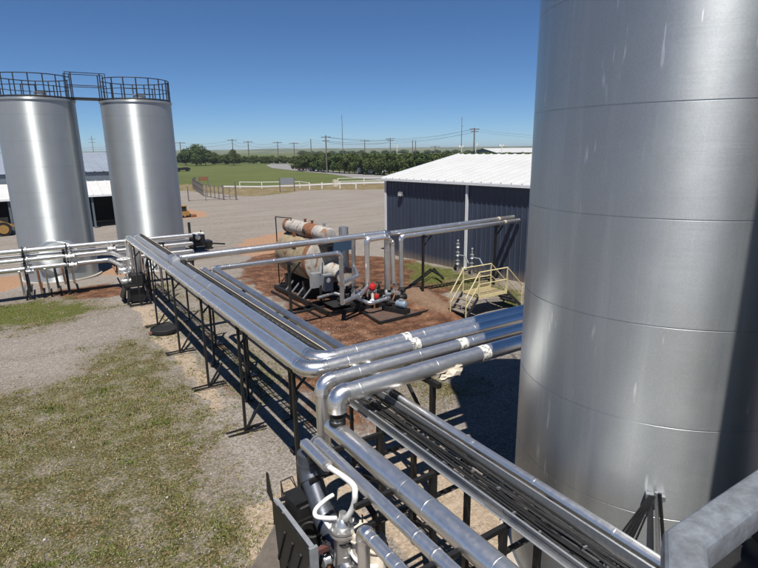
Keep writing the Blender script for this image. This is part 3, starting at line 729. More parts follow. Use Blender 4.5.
gw = MB().extr([BP(0,.01,0),BP(0,BW,0),BP(0,BW,EH),BP(0,BW/2,RH),BP(0,.01,EH)], ba*.05); obj('gable_wall', gw, M['navy'], bd, flat=True)
gw = MB().extr([BP(BL-.05,.01,0),BP(BL-.05,BW,0),BP(BL-.05,BW,EH),BP(BL-.05,BW/2,RH),BP(BL-.05,.01,EH)], ba*.05); obj('gable_wall', gw, M['navy'], bd, flat=True)
obj('wall', ribbed_sheet(BP(0,BW,0), ba, UZ, BL, EH, .305, .028, bb), M['navy'], bd, flat=True)
sl1 = (BP(0,BW/2,RH)-BP(0,-.12,EH+.02)); sl2 = (BP(0,BW/2,RH)-BP(0,BW+.12,EH+.02))
rf = ribbed_sheet(BP(-.15,-.12,EH+.04), ba, sl1.normalized(), BL+.3, sl1.length, .61, .05, Vector((0,0,1)), .035)
obj('roof', rf, M['roof_white'], bd, flat=True)
obj('roof', ribbed_sheet(BP(-.15,BW+.12,EH+.04), ba, sl2.normalized(), BL+.3, sl2.length, .61, .03, Vector((0,0,1)), .035), M['roof_white'], bd, flat=True)
rz_b = math.atan2(ba.y, ba.x)
obj('gutter', MB().box(BP(BL/2,-.20,EH-.03), (BL+.3,.16,.13), rz_b), M['trim'], bd, flat=True)
obj('rake_trim', MB().bar(BP(-.14,-.2,EH+.02), BP(-.14,BW/2,RH+.02), .05, .16), M['trim'], bd, flat=True)
obj('corner_trim', MB().box(BP(.02,-.045,EH/2-.05), (.16,.04,EH-.1), rz_b), M['trim'], bd, flat=True)
obj('downspout', MB().box(BP(6.55,-.09,EH/2-.02), (.13,.10,EH-.2), rz_b).box(BP(6.55,-.2,.16), (.13,.2,.09), rz_b), M['trim'], bd, flat=True)
wl = obj('wall_lamp', MB().box(BP(1.45,-.10,3.83), (.30,.16,.24), rz_b), M['grey_paint'], bd)
obj('lens', MB().box(BP(1.45,-.19,3.79), (.26,.03,.17), rz_b), M['glass'], wl)
obj('conduit_box', MB().box(BP(11.05,-.10,.9), (.22,.12,.35), rz_b), M['galv'], bd)
# risers against the wall
for i, (px, top, lab) in enumerate(((458.5, 2.6, 'galvanised riser with grey valves against the navy wall near the downspout'), (477.0, 2.1, 'thin riser with a white valve against the navy wall beside the yellow stair'))):
    b = G(px, 271+2*i); a_ = (b-BC).dot(ba); b = BP(a_, -.45, 0)
    t = thing('riser_pipe', lab, 'pipe', b)
    obj('pipe_section', MB().tube([b, b+UZ*top*.62], .045, 10), M['galv'], t)
    for z in (.5, .95, 1.4)[:3-i]: obj('valve_body', MB().lathe(b+UZ*z, [(.05,-.12),(.12,-.1),(.08,-.04),(.08,.04),(.12,.1),(.05,.12)], 12), M['galv'], t)
    obj('side_arm', MB().tube([b+UZ*.9, b+UZ*.9-ba*-.5, b+UZ*.55-ba*-.75], .04, 8), M['galv'], t)
    obj('cap', MB().lathe(b+UZ*top*.62, [(.06,0),(.06,.07),(.02,.10)], 12), M['galv'], t)

# other far buildings
def gable_building(name, label, o, du, dv, L, Wd, eh, rh, wallm, roofm):
    o = Vector(o); du = Vector(du).normalized(); dv = Vector(dv).normalized(); t = thing(name, label, 'building', o)
    p = lambda a, b, z: o+du*a+dv*b+UZ*z
    for b in (0, Wd): obj('wall', MB().extr([p(0,b,0),p(L,b,0),p(L,b,eh),p(0,b,eh)], dv*.1), M[wallm], t, flat=True)
    for a in (0, L): obj('gable_wall', MB().extr([p(a,0,0),p(a,Wd,0),p(a,Wd,eh),p(a,Wd/2,rh),p(a,0,eh)], du*.1), M[wallm], t, flat=True)
    for b, s in ((-.3,1),(Wd+.3,-1)):
        v = p(-.3,Wd/2,rh)-p(-.3,b,eh-.02); obj('roof', ribbed_sheet(p(-.3,b,eh+.02), du, v.normalized(), L+.6, v.length, .9, .05, UZ, .05), M[roofm], t, flat=True)
    return t
q = G(497, 166); gable_building('warehouse', 'low white roofed warehouse far behind the navy building', q, (.93,-.36,0), (.36,.93,0), 70, 26, 4.6, 6.2, 'wall_grey', 'roof_white')
for i, px in enumerate((492, 520)):
    pass
# open shed behind the left tanks
sh = thing('open_shed', 'long open shed with stepped pale roofs behind the left tanks', 'shed', (5,52.9,0))
SX0, SX1 = -26.0, 9.4
lowr = Vector((0,56.5,3.88))-Vector((0,52.7,2.86)); upr = Vector((0,66.5,6.45))-Vector((0,56.5,4.72))
obj('roof', ribbed_sheet((SX0,52.7,2.86), Vector((1,0,0)), lowr.normalized(), SX1-SX0, lowr.length, .75, .05, UZ, .06), M['roof_white'], sh, 'lower bright white roof', flat=True)
obj('roof', ribbed_sheet((SX0,56.4,4.72), Vector((1,0,0)), upr.normalized(), SX1-SX0, upr.length, .75, .05, UZ, .06), M['roof_blue'], sh, 'upper blue grey roof', flat=True)
obj('wall', MB().box(((SX0+SX1)/2,56.6,4.28), (SX1-SX0,.1,.84)), M['wall_grey'], sh, 'blue grey band between the two roofs', flat=True)
obj('skylight', MB().extr([Vector((3.9,59.2,5.28)),Vector((5.3,59.2,5.28)),Vector((5.3,61.6,5.69)),Vector((3.9,61.6,5.69))], (0,0,.03)), M['cream'], sh, flat=True)
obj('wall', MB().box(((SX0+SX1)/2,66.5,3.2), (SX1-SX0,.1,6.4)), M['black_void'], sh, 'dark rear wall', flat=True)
obj('end_wall', MB().extr([(SX1,56.5,0),(SX1,66.5,0),(SX1,66.5,6.4),(SX1,56.5,4.66)], (.1,0,0)), M['wall_grey'], sh, flat=True)
obj('end_wall', MB().extr([(SX1,52.8,0),(SX1,56.4,0),(SX1,56.4,3.8),(SX1,52.8,2.84)], (.1,0,0)), M['wall_grey'], sh, flat=True)
obj('fascia', MB().box(((SX0+SX1)/2,52.66,2.80), (SX1-SX0,.08,.16)), M['trim'], sh, flat=True)
for x in np.arange(SX0+1, SX1, 6.0): obj('post', MB().box((float(x),52.9,1.38),(.16,.16,2.76)), M['wall_grey'], sh)
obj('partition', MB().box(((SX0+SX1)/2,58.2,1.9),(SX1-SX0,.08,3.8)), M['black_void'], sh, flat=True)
# machine in the mouth of the shed
q = G(5, 236); mt = thing('shed_machine', 'dark machine with a yellow wheel parked at the shed mouth', 'machine', q)
obj('wheel', MB().lathe(q+Vector((0,-.1,.55)), [(.55,-.12),(.55,.12)], 24, (0,1,0)), M['rubber'], mt)
obj('rim', MB().lathe(q+Vector((0,-.24,.55)), [(.36,-.02),(.34,.02),(.12,.05)], 20, (0,1,0)), M['orange'], mt)
obj('body', MB().box(q+Vector((-.8,.9,.95)), (2.4,1.4,.9)).box(q+Vector((-1.6,.9,1.7)), (.9,1.2,.8)), M['dark_steel'], mt)
obj('arm', MB().bar(q+Vector((-.3,.2,1.2)), q+Vector((1.3,0,.5)), .14), M['orange'], mt)

# ================================================================ rusty boiler and its skid
bx, bz, br_ = 10.6, 1.72, 1.03
bo = thing('boiler', 'rust streaked horizontal boiler lying on a black skid', 'boiler', (bx,20.3,0))
obj('shell', MB().lathe((bx,23.6,bz), [(.05,-.18),(br_*.6,-.14),(br_*.95,-.03),(br_,.05),(br_,2.95)], 48, (0,-1,0)), M['tan_shell'], bo)
obj('rust_band', MB().lathe((bx,20.66,bz), [(br_+.012,0),(br_+.03,.02),(br_+.03,.30),(br_+.012,.32)], 48, (0,-1,0)), M['rusty'], bo)
obj('front_head', MB().lathe((bx,20.36,bz), [(br_+.005,0),(br_+.005,.06),(br_*.93,.10),(br_*.3,.14),(.02,.15)], 48, (0,-1,0)), M['boiler_white'], bo)
obj('burner', MB().lathe((bx+.15,20.25,1.30), [(.42,0),(.42,.10),(.36,.12),(.36,1.25),(.40,1.26),(.40,1.34),(.1,1.36)], 32, (0,-1,0)), M['boiler_white'], bo)
obj('access_door', MB().lathe((bx+.35,20.21,2.28), [(.34,0),(.34,.06),(.1,.1)], 24, (0,-1,0)), M['blue_panel'], bo)
obj('panel', MB().box((bx+.55,19.95,2.42),(.9,.30,.42)), M['blue_panel'], bo)
obj('name_plate', MB().box((bx-.92,21.6,bz+.55),(.03,.35,.22),0,0,-.5), M['wood'], bo)
obj('lifting_lug', MB().box((bx-.5,22.4,bz+.95),(.12,.25,.3)), M['rusty'], bo)
for y in (22.9, 21.0):
    obj('saddle', MB().box((bx,y,.50),(1.7,.18,.62)), M['dark_steel'], bo)
for y in (22.2,21.6,21.0,20.4): obj('gusset', MB().bar((9.45,y,.22),(9.85,y,.62),.05), M['galv'], bo)
# control boxes
cb = thing('control_box', 'pale grey control boxes mounted at the front left of the boiler', 'control box', (9.85,19.55,0))
obj('enclosure', MB().box((9.75,19.75,1.12),(.42,.26,.62)), M['galv'], cb); obj('enclosure', MB().box((10.1,19.35,1.05),(.40,.26,.70)), M['grey_paint'], cb)
obj('post', MB().bar((9.9,19.6,.2),(9.9,19.6,.9),.08), M['dark_steel'], cb); obj('gauge', MB().lathe((10.05,19.2,1.18),[(.10,0),(.10,.04)],16,(0,-1,0)), M['bolt'], cb)
obj('conduit', MB().tube([(9.9,19.6,1.4),(10.0,19.7,1.7),(10.3,20.15,1.9)],.025,6), M['galv'], cb)
# drum on top
d0, d1 = Vector((10.35,24.0,3.10)), Vector((10.55,20.35,3.02))
d0 = AX(288.5, 224.5, 10.3); d1 = AX(329, 236, 10.5)
dz = (d0.z+d1.z)/2; d0.z = dz+.03; d1.z = dz-.03; dax = (d1-d0).normalized(); dl = (d1-d0).length
dr = thing('steam_drum', 'small white horizontal drum with a rusty end and ring, above the boiler', 'drum', d0)
obj('shell', MB().lathe(d0, [(.10,-.07),(.27,-.05),(.32,0),(.32,dl),(.27,dl+.05),(.08,dl+.08)], 32, dax), M['boiler_white'], dr)
obj('rust_band', MB().lathe(d0, [(.325,-.005),(.335,.02),(.335,.22),(.325,.24)], 32, dax), M['rusty'], dr)
obj('rust_band', MB().lathe(d0, [(.325,dl*.52),(.338,dl*.53),(.338,dl*.72),(.325,dl*.74)], 32, dax), M['rusty'], dr)
obj('cradle', MB().bar(d0+Vector((0,0,-.42)), d1+Vector((0,0,-.42)), .55, .12), M['dark_steel'], dr)
for f in (.12, .8): q = d0.lerp(d1, f); obj('leg', MB().bar(q+Vector((0,0,-.3)), q+Vector((.1,0,-.62)), .3, .1), M['dark_steel'], dr)
for f in (.45, .62, .9): q = d0.lerp(d1, f); obj('nozzle', MB().lathe(q+UZ*.3, [(.05,0),(.05,.14),(.08,.145),(.08,.18)], 12), M[['dark_steel','rusty','galv'][int(f*3)%3]], dr)
obj('manhole', MB().lathe(d0.lerp(d1,.55)+Vector((-.26,-.1,0)), [(.12,0),(.12,.10),(.05,.11)], 16, (-1,0,-.2)), M['dark_steel'], dr)
v0 = AX(277.5, 250, 9.9); vt = AX(276.5, 217, 9.9); 
single('vent_pipe', MB().tube([Vector((9.9,v0.y,.1)), Vector((9.9,v0.y,vt.z)), Vector((10.2,v0.y-1.1,vt.z+.02)), Vector((10.2,v0.y-1.1,vt.z-.25))], .03, 8), M['black_pipe'], 'thin black bent vent pipe rising behind the small white drum', 'pipe', (9.9,v0.y,0))
sk = thing('exhaust_stack', 'dark weathered upright exhaust stack beside the boiler columns', 'exhaust stack', (11.5,20.35,0))
obj('stack', MB().lathe((11.5,20.35,0), [(.21,0),(.21,3.14),(.17,3.14),(.17,2.9)], 28), M['galv'], sk)
obj('collar', MB().lathe((11.5,20.35,1.1), [(.25,0),(.25,.06)], 28), M['galv'], sk); obj('base', MB().box((11.5,20.35,.06),(.6,.6,.12)), M['dark_steel'], sk)
# skid
kd = thing('steel_skid', 'long black steel skid under the boiler and its pumps', 'skid', (10.5,19.5,0))
for x in (9.42, 11.75): obj('beam', MB().bar((x,23.4,.13),(x,17.9,.13),.11,.18), M['black_pipe'], kd)
obj('beam', MB().bar((9.05,23.0,.06),(9.05,17.9,.06),.06,.08), M['black_pipe'], kd)
for y in (23.3, 21.2, 19.6, 18.0): obj('cross_beam', MB().bar((9.4,y,.13),(11.8,y,.13),.1,.16), M['black_pipe'], kd)
obj('deck_plate', MB().box((10.6,18.9,.225),(1.5,1.0,.012)), M['dark_steel'], kd)
pd = thing('spill_pan', 'low black rimmed steel pan on the red soil under the pumps', 'pan', (12,17.4,0))
pc = [G(352,308), G(380,324.5), G(431,312), G(409,297)]
for i in range(4): obj('rim', MB().bar(pc[i]+UZ*.06, pc[(i+1)%4]+UZ*.06, .07, .12), M['black_pipe'], pd)
obj('floor', MB().prism([(p.x,p.y) for p in pc], .035, .05), M['oily'], pd, flat=True)
# black pipes running on the ground
for i, (a, b, c_) in enumerate((((262,300),(330,283.5),''), ((262,304),(336,286),''))):
    A, B_ = G(300,312-2*i)+Vector((0,.0,.08)), G(352,300-2*i)+UZ*.08
    a0 = Vector((8.3,17.3+.35*i,.09)); b0 = Vector((10.9,17.5+.35*i,.09))
    single('ground_pipe', MB().tube([G(285,316.5-3.5*i)+UZ*.06, G(352,301.5-3*i)+UZ*.06], .05, 8), M['black_pipe'], ['nearer black pipe lying on the red soil left of the pumps','farther black pipe lying on the red soil left of the pumps'][i], 'pipe', G(285,316.5-3.5*i), 'black ground pipes')
for i in range(2):
    a = G(392+4*i, 302.5-1.5*i)+UZ*.10; b = G(430+4*i, 277-.6*i)+UZ*.40
    c2 = G(442+1*i, 281.5+2*i)+UZ*.25
    single('ground_pipe', MB().tube([a, b, c2], .06, 8), M['black_pipe'], ['black pipe rising over the soil bank behind the pumps, left one','black pipe rising over the soil bank behind the pumps, right one'][i], 'pipe', a, 'black ground pipes')
# U loop and fittings
def GZ(px, py, z): return G(px, py, z)
pipe('pale U shaped pipe loop low over the spill pan', [GZ(352,296,.62),GZ(369.5,303.5,.52),GZ(388,298.5,.55),GZ(386,291,.75)], .075, 'jacket_white', bend=.16, group='boiler pump piping', pitch=9)
pipe('short pale pipe stub left of the red valve', [GZ(352,291,.62),GZ(362,294,.6),GZ(366,290,.8)], .07, 'jacket_white', bend=.1, group='boiler pump piping', pitch=9)
pipe('low pale pipe elbow in front of the control boxes', [GZ(318,298,.5),GZ(334,293,.55),GZ(341,295,.5)], .07, 'jacket_white', bend=.1, group='boiler pump piping', pitch=9)
rvb = GZ(372.5,292,.75)
rv = thing('red_valve', 'valve with a bright red round top among the boiler pumps', 'valve', Vector((rvb.x,rvb.y,0)))
obj('body', MB().lathe(Vector((rvb.x,rvb.y,.3)), [(.12,0),(.12,.1),(.06,.14),(.06,.5)], 14), M['white'], rv)
obj('actuator', MB().lathe(Vector((rvb.x,rvb.y,.80)), [(.05,0),(.12,.05),(.14,.10),(.14,.22),(.11,.27),(.04,.29),(.04,.34)], 18), M['red'], rv)
obj('actuator', MB().lathe(Vector((rvb.x+.1,rvb.y-.15,.5)), [(.09,0),(.11,.08),(.08,.16)], 14), M['red'], rv)
def pump(loc, rz, label, mat='blue_motor', s=1.0, group='boiler pumps'):
    loc = Vector(loc); ax = Vector((math.cos(rz), math.sin(rz), 0)); sd_ = Vector((-ax.y,ax.x,0)); t = thing('pump', label, 'pump', loc, group)
    obj('base', MB().box(loc+UZ*.09*s, (1.15*s,.36*s,.18*s), rz), M['black_pipe'], t)
    obj('motor', MB().lathe(loc+UZ*.34*s+ax*.02*s, [(.05*s,0),(.13*s,.02*s),(.15*s,.05*s),(.15*s,.40*s),(.13*s,.45*s),(.06*s,.47*s)], 18, ax), M[mat], t)
    obj('terminal_box', MB().box(loc+UZ*.50*s+ax*.25*s, (.16*s,.14*s,.10*s), rz), M['grey_paint'], t)
    obj('casing', MB().lathe(loc+UZ*.34*s-ax*.42*s, [(.07*s,0),(.16*s,.03*s),(.17*s,.14*s),(.09*s,.20*s),(.05*s,.42*s)], 18, ax), M['dark_steel'], t)
    obj('outlet', MB().lathe(loc+UZ*.40*s-ax*.34*s, [(.06*s,0),(.06*s,.26*s),(.10*s,.27*s),(.10*s,.31*s)], 14), M['galv'], t)
    return t
q = GZ(396,308,.2); pump((q.x,q.y,.06), R_(-70), 'pump with a blue grey motor at the right end of the spill pan')
q = GZ(380,300,.3); pump((q.x,q.y,.06), R_(-60), 'dark pump half hidden behind the pale U loop', 'dark_steel', .85)
q = GZ(360,302,.3); pump((q.x,q.y,.2), R_(200), 'dark pump left of the pale U loop', 'dark_steel', .8)
spots = [(347,291,'below the dark exhaust stack'),(356,296,'at the foot of the leftmost boiler column'),(364,292,'just left of the red valve'),(379,291,'just right of the red valve'),(388,291,'at the foot of the rightmost pair of columns'),(396,293,'beside the blue grey motor'),(402,297,'at the far right of the pumps'),(342,300,'in front of the turned down pipe')]
for i, (a, b, lab) in enumerate(spots):
    q = GZ(a, b, .5); valve(q, 'dark hand valve '+lab, 1.15, ['dark_steel','galv','dark_steel','black_pipe'][i%4], group='dark valves at the boiler pumps', axis=((1,0,0),(0,1,0))[i%2], wr=.12)
# tangle of small bore lines and boxes low on the skid
for i in range(12):
    a = random.uniform(346,402); b = random.uniform(293,303); q = GZ(a,b,.3); d = Vector((random.uniform(-.6,.6),random.uniform(-.6,.6),0))
    single('small_line', MB().tube([q-UZ*.25, q+UZ*random.uniform(.1,.5), q+d+UZ*random.uniform(0,.4), q+d-UZ*.2], random.uniform(.02,.045), 7), M[['black_pipe','dark_steel','rusty','galv'][i%4]],
           'small bent pipe in the dark tangle around the boiler pumps', 'pipe', q-UZ*.25, 'small bent pipes around the boiler pumps')
# trestles carrying the pipes toward the wall
def trestle(x, ys, ztop, label):
    t = thing('pipe_stand', label, 'pipe support', (x, ys[0], 0), 'posts under the boiler pipes')
    for y in ys: obj('post', MB().bar((x,y,0),(x,y,ztop),.085), M['black_pipe'], t)
    ym = (min(ys)+max(ys))/2; obj('crossbeam', MB().box((x,ym,ztop-.02),(.08,abs(ys[0]-ys[-1])+.5,.08)), M['black_pipe'], t)
    obj('brace', MB().bar((x,ys[0],ztop-.5),(x+.45,ys[0],ztop-.04),.05), M['black_pipe'], t); return t
trestle(7.45, (17.15,), 2.60, 'black braced post under the lower pipe between the rack and the boiler')
trestle(14.15, (18.1,), 2.78, 'single black post right of the boiler columns, before the navy wall')
trestle(18.35, (17.95,), 2.86, 'black post close to the navy wall near the pipe ends')

# ================================================================ yellow crossover stair
cs = thing('crossover_stair', 'small yellow handrailed crossover stair in front of the navy building', 'stair', (15.1,15.1,0))
sy0, sy1 = 14.66, 15.56; xa, xb, xc, xd, zp = 13.55, 14.2, 15.72, 16.62, .80
obj('platform', MB().box(((xb+xc)/2,(sy0+sy1)/2,zp-.03),(xc-xb,sy1-sy0-.05,.05)), M['grate'], cs)
obj('toe_board', MB().box(((xb+xc)/2,sy0,zp-.02),(xc-xb,.03,.13)), M['yellow'], cs); obj('toe_board', MB().box(((xb+xc)/2,sy1,zp-.02),(xc-xb,.03,.13)), M['yellow'], cs)
for y in (sy0, sy1):
    for (x_, z_, x2, z2) in ((xa,.05,xb,zp), (xd,.05,xc,zp)): obj('stringer', MB().bar((x_,y,z_),(x2,y,z2),.035,.11), M['dark_steel'], cs)
    H1 = .98
    obj('handrail', MB().tube([(xa,y,.86),(xb,y,zp+H1),(xc,y,zp+H1),(xd,y,.92)], .026, 8), M['yellow'], cs)
    obj('mid_rail', MB().tube([(xa,y,.46),(xb,y,zp+.5),(xc,y,zp+.5),(xd,y,.50)], .020, 8), M['yellow'], cs)
    for x, z0, z1 in ((xa,0,.86),(xb,zp-.1,zp+H1),(xc,zp-.1,zp+H1),(xd,0,.92)): obj('post', MB().bar((x,y,z0),(x,y,z1),.038), M['yellow'], cs)
for (x0_, x1_) in ((xa,xb),(xd,xc)):
    for k in range(1,4):
        f = k/4; obj('tread', MB().box((x0_+(x1_-x0_)*f,(sy0+sy1)/2,zp*f),(.22,sy1-sy0-.05,.035)), M['dark_steel' if x0_ > x1_ else 'wood'], cs)

# ================================================================ round lid, pump cluster at the far end of the rack
q = G(165, 331)
ld = thing('round_lid', 'black shallow round tub lid lying on the pale strip under the rack', 'lid', q)
obj('rim', MB().lathe(q, [(.46,0),(.50,.02),(.50,.13),(.46,.15),(.44,.10),(.02,.09)], 36), M['rubber'], ld); obj('knob', MB().box(q+Vector((-.5,-.12,.06)),(.16,.1,.06)), M['rusty'], ld)
pb = Vector((3.62,25.2,0))
ps = thing('pump_stand', 'black pump stand with legs where the left rack ends', 'pump stand', pb)
for dx, dy in ((-.35,-.4),(.35,-.4),(-.35,.4),(.35,.4)): obj('leg', MB().bar(pb+Vector((dx*1.25,dy*1.25,0)), pb+Vector((dx,dy,.75)), .09), M['black_pipe'], ps)
obj('table', MB().box(pb+UZ*.78,(.9,1.0,.08)), M['black_pipe'], ps); obj('skirt', MB().box(pb+Vector((0,-.1,.30)),(.6,.5,.5)), M['black_pipe'], ps)
obj('gearbox', MB().box(pb+Vector((.1,0,1.0)),(.6,.7,.4)), M['dark_steel'], ps)
for dx in (0,.36): obj('flange', MB().lathe(pb+Vector((dx,.5,1.0)),[(.2,0),(.2,.06)],18), M['galv'], ps)
obj('side_plate', MB().box(pb+Vector((-.52,.1,.42)),(.05,.75,.5),0,0,.35), M['black_pipe'], ps)
valve((3.28,25.25,1.42), 'bright hand valve on the left face of the black pump stand', 1.5, 'bolt', 'white', group='valves by the left tanks', wr=.17)
valve((3.25,25.0,.98), 'lower bright hand valve on the left face of the black pump stand', 1.2, 'bolt', 'galv', group='valves by the left tanks', wr=.15)
for i in range(9):
    x = random.uniform(3.9,4.9); y = random.uniform(24.6,26.6)
    single('small_line', MB().tube([(x,y,.1),(x,y,random.uniform(1.2,2.3)),(x+random.uniform(-.4,.4),y+random.uniform(-.3,.3),random.uniform(1.,2.4))], random.uniform(.02,.05), 7), M[['black_pipe','dark_steel','jacket_old','rusty'][i%4]],
           'thin upright pipe in the dark tangle beside the black pump stand', 'pipe', (x,y,.1), 'thin pipes beside the pump stand')
# dark trailer mounted engine and yellow machine in the yard
q = G(200, 249); eg = thing('engine_unit', 'black wheeled engine unit parked right of the left tanks', 'machine', q)
obj('chassis', MB().box(q+Vector((0,0,.5)),(1.9,1.1,.35)), M['black_pipe'], eg); obj('hood', MB().box(q+Vector((-.1,.1,.95)),(1.0,.9,.6)), M['dark_steel'], eg)
obj('top_frame', MB().box(q+Vector((-.15,.1,1.32)),(1.1,.7,.10)), M['white'], eg); obj('reel', MB().lathe(q+Vector((-.2,-.35,1.05)),[(.22,0),(.22,.06),(.08,.1)],18,(0,-1,0)), M['bolt'], eg)
for dx in (-.7,.6): obj('wheel', MB().lathe(q+Vector((dx,-.6,.28)),[(.28,0),(.28,.16)],20,(0,1,0)), M['rubber'], eg)
obj('tow_bar', MB().bar(q+Vector((.9,0,.4)), q+Vector((2.1,-.2,.25)), .12), M['black_pipe'], eg); obj('exhaust', MB().tube([q+Vector((.25,.2,1.2)),q+Vector((.25,.2,1.55))],.05,8), M['dark_steel'], eg)
eg.scale = (.8,.8,.8)
q = G(188, 217); q = q+Vector((-.3,0,0)); ym = thing('yellow_machine', 'small yellow machine by the far right edge of the tanks', 'machine', q)
obj('body', MB().box(q+Vector((0,0,.6)),(1.1,1.3,.6)), M['orange'], ym); obj('cab', MB().box(q+Vector((-.1,0,1.25)),(.7,.8,.7)), M['dark_steel'], ym); obj('roof', MB().box(q+Vector((-.1,0,1.66)),(.9,1.0,.1)), M['orange'], ym)
for dx in (-.5,.5): 
    for dy in (-.6,.5): obj('wheel', MB().lathe(q+Vector((dx,dy,.3)),[(.3,0),(.3,.2)],16,(0,1,0)), M['rubber'], ym)
obj('bucket', MB().box(q+Vector((1.1,-.2,.2)),(.8,1.2,.3)), M['rusty'], ym)

ym.scale = (.68,.68,.68)

# ================================================================ equipment at the bottom, beside the near pipes
fx0, fy0, fy1, fz = 2.52, 6.80, 5.58, 1.30
sf = thing('pump_skid', 'black steel pump skid with an open top and slanted fin, bottom of the photo', 'pump skid', (2.8,6.2,0))
obj('top_plate', MB().box((fx0+.02,(fy0+fy1)/2,fz),(.065,fy0-fy1,.02)), M['grey_paint'], sf)
obj('front_panel', MB().extr([(fx0-.04,fy1,.0),(fx0-.04,fy0,.15),(fx0-.04,fy0,fz-.01),(fx0-.04,fy1,fz-.01)], (.02,0,0)), M['black_pipe'], sf, flat=True)
for i in range(4):
    y = fy1+.27*i+.16; obj('louvre', MB().box((fx0-.052,y,.62),(.02,.035,.95),0,.45), M['dark_steel'], sf)
obj('end_post', MB().box((fx0+.03,fy1-.01,fz/2),(.12,.05,fz)), M['grey_paint'], sf)
obj('fin', MB().extr([(fx0-.02,fy0,fz-.1),(fx0-.02,fy0+.26,fz-.02),(fx0-.02,fy0+.24,fz+.34),(fx0-.02,fy0+.17,fz+.36)], (.015,0,0)), M['dark_steel'], sf, flat=True)
obj('side_sheet', MB().extr([(fx0-.05,fy0-.2,.0),(fx0-.75,fy0-.1,.0),(fx0-.04,fy0-.05,.9)], (0,.02,0)), M['wood'], sf, flat=True)
obj('cross_member', MB().bar((fx0,fy0-.1,fz-.12),(3.2,fy0-.1,fz-.12),.07), M['black_pipe'], sf); obj('cross_member', MB().bar((fx0,fy1+.1,fz-.2),(3.2,fy1+.1,fz-.2),.07), M['maroon'], sf)
obj('hose_loop', MB().tube([(2.75+.14*math.cos(a),6.05+.16*math.sin(a),fz-.14) for a in [2*PI*i/20 for i in range(19)]],.022,8), M['rubber'], sf)
obj('inner_rail', MB().bar((3.2,fy0,fz-.12),(3.2,fy1,fz-.12),.06), M['black_pipe'], sf)
em = thing('electric_motor', 'dark boxy motor inside the black frame at the bottom', 'motor', (2.85,6.55,fz))
obj('housing', MB().box((2.86,6.52,fz-.02),(.42,.36,.26),R_(4)), M['dark_steel'], em); obj('lid', MB().box((2.86,6.52,fz+.125),(.44,.38,.03),R_(4)), M['black_pipe'], em)
obj('label_plate', MB().box((2.86,6.335,fz+.04),(.30,.01,.03)), M['bolt'], em)
wg = MB()
for k in range(2): wg.tube([(2.62+.03*k,6.75,fz+.02),(2.66,6.86,fz+.22),(2.80+.04*k,6.84,fz+.25),(2.84,6.66,fz+.12)],.011,6)
obj('wire_guard', wg, M['dark_steel'], em)
obj('pedestal', MB().box((2.86,6.5,.6),(.5,.4,1.1)), M['black_pipe'], em)
# dark elbow and column under the stub pipe
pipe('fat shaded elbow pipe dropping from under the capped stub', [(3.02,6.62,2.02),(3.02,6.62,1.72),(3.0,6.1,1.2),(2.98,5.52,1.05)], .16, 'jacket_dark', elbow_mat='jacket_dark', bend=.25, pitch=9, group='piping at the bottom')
vc = Vector((2.95,5.46,0))
cv = thing('flanged_column', 'pale flanged column with two white hoses, bottom of the photo', 'pipe', vc)
obj('column', MB().lathe(vc, [(.13,0),(.13,1.42)], 24), M['jacket_old'], cv)
obj('flange', MB().lathe(vc+UZ*1.42, [(.15,0),(.19,.015),(.19,.05),(.16,.055),(.16,.075),(.19,.08),(.19,.115),(.12,.13)], 28), M['jacket_white'], cv)
for k in range(10):
    a = 2*PI*k/10; obj('bolt', MB().lathe(vc+Vector((math.cos(a)*.17,math.sin(a)*.17,1.535)), [(.018,-.02),(.018,.03)], 6), M['bolt'], cv)
obj('bonnet', MB().lathe(vc+UZ*1.55, [(.11,0),(.09,.06),(.05,.10),(.05,.18)], 16), M['bolt'], cv)
def hose(label, pts, r=.032, mat='white_hose'):
    P = [Vector(p) for p in pts]; out = []
    for i in range(len(P)-1):   # Catmull-Rom
        p0, p1, p2, p3 = P[max(i-1,0)], P[i], P[i+1], P[min(i+2,len(P)-1)]
        for k in range(8):
            u = k/8; out.append(.5*((2*p1)+(p2-p0)*u+(2*p0-5*p1+4*p2-p3)*u*u+(3*p1-p0-3*p2+p3)*u**3))
    out.append(P[-1]); return single('white_hose', MB().tube(out, r, 12), M[mat], label, 'hose', P[0], 'white hoses')
hose('thick white hose curving from the capped stub pipe down to the flanged column', [(2.98,5.93,2.17),GZ(351.5,483,2.24),GZ(355,495,2.16),GZ(353,507,1.95),GZ(347.5,517,1.75),(2.97,5.46,1.60)], .038)
hose('white hose bending left in a hook above the flanged column', [GZ(333,495,1.72),GZ(326,499.5,1.72),GZ(316,509,1.7),GZ(316,516,1.68),GZ(326,518,1.66),GZ(336,518,1.62)], .030)
hose('short straight white hose behind the hooked one', [GZ(324,519,1.62),GZ(328,525,1.55),GZ(333,531,1.48)], .028)
hose('white hose drooping between the flanged column and the cream strainers', [GZ(350,545,1.25),GZ(352,553,1.15),GZ(358,561,1.1),GZ(368,566,1.1),GZ(378,566,1.1)], .030)
cl = thing('hose_clamp', 'ribbed steel clamp where the thick white hose meets the stub', 'clamp', (2.98,5.92,2.17))
for k in range(3): obj('ring', MB().lathe((2.98,5.94-.035*k,2.17), [(.045,0),(.078-.012*k,.004),(.078-.012*k,.018),(.045,.02)], 16, (0,-1,0)), M['jacket_white'], cl)
hd = thing('bolted_cap', 'small bolted cap on the end of the medium near pipe', 'cap', (3.19,6.66,2.12))
obj('plate', MB().lathe((3.19,6.64,2.12), [(.105,0),(.105,.03),(.05,.04)], 20, (0,1,0)), M['jacket_white'], hd)
valve(GZ(331,557,.85), 'dark hand valve left of the flanged column at the bottom', .9, 'galv', 'dark_steel', group='valves at the bottom', axis=(1,0,0))
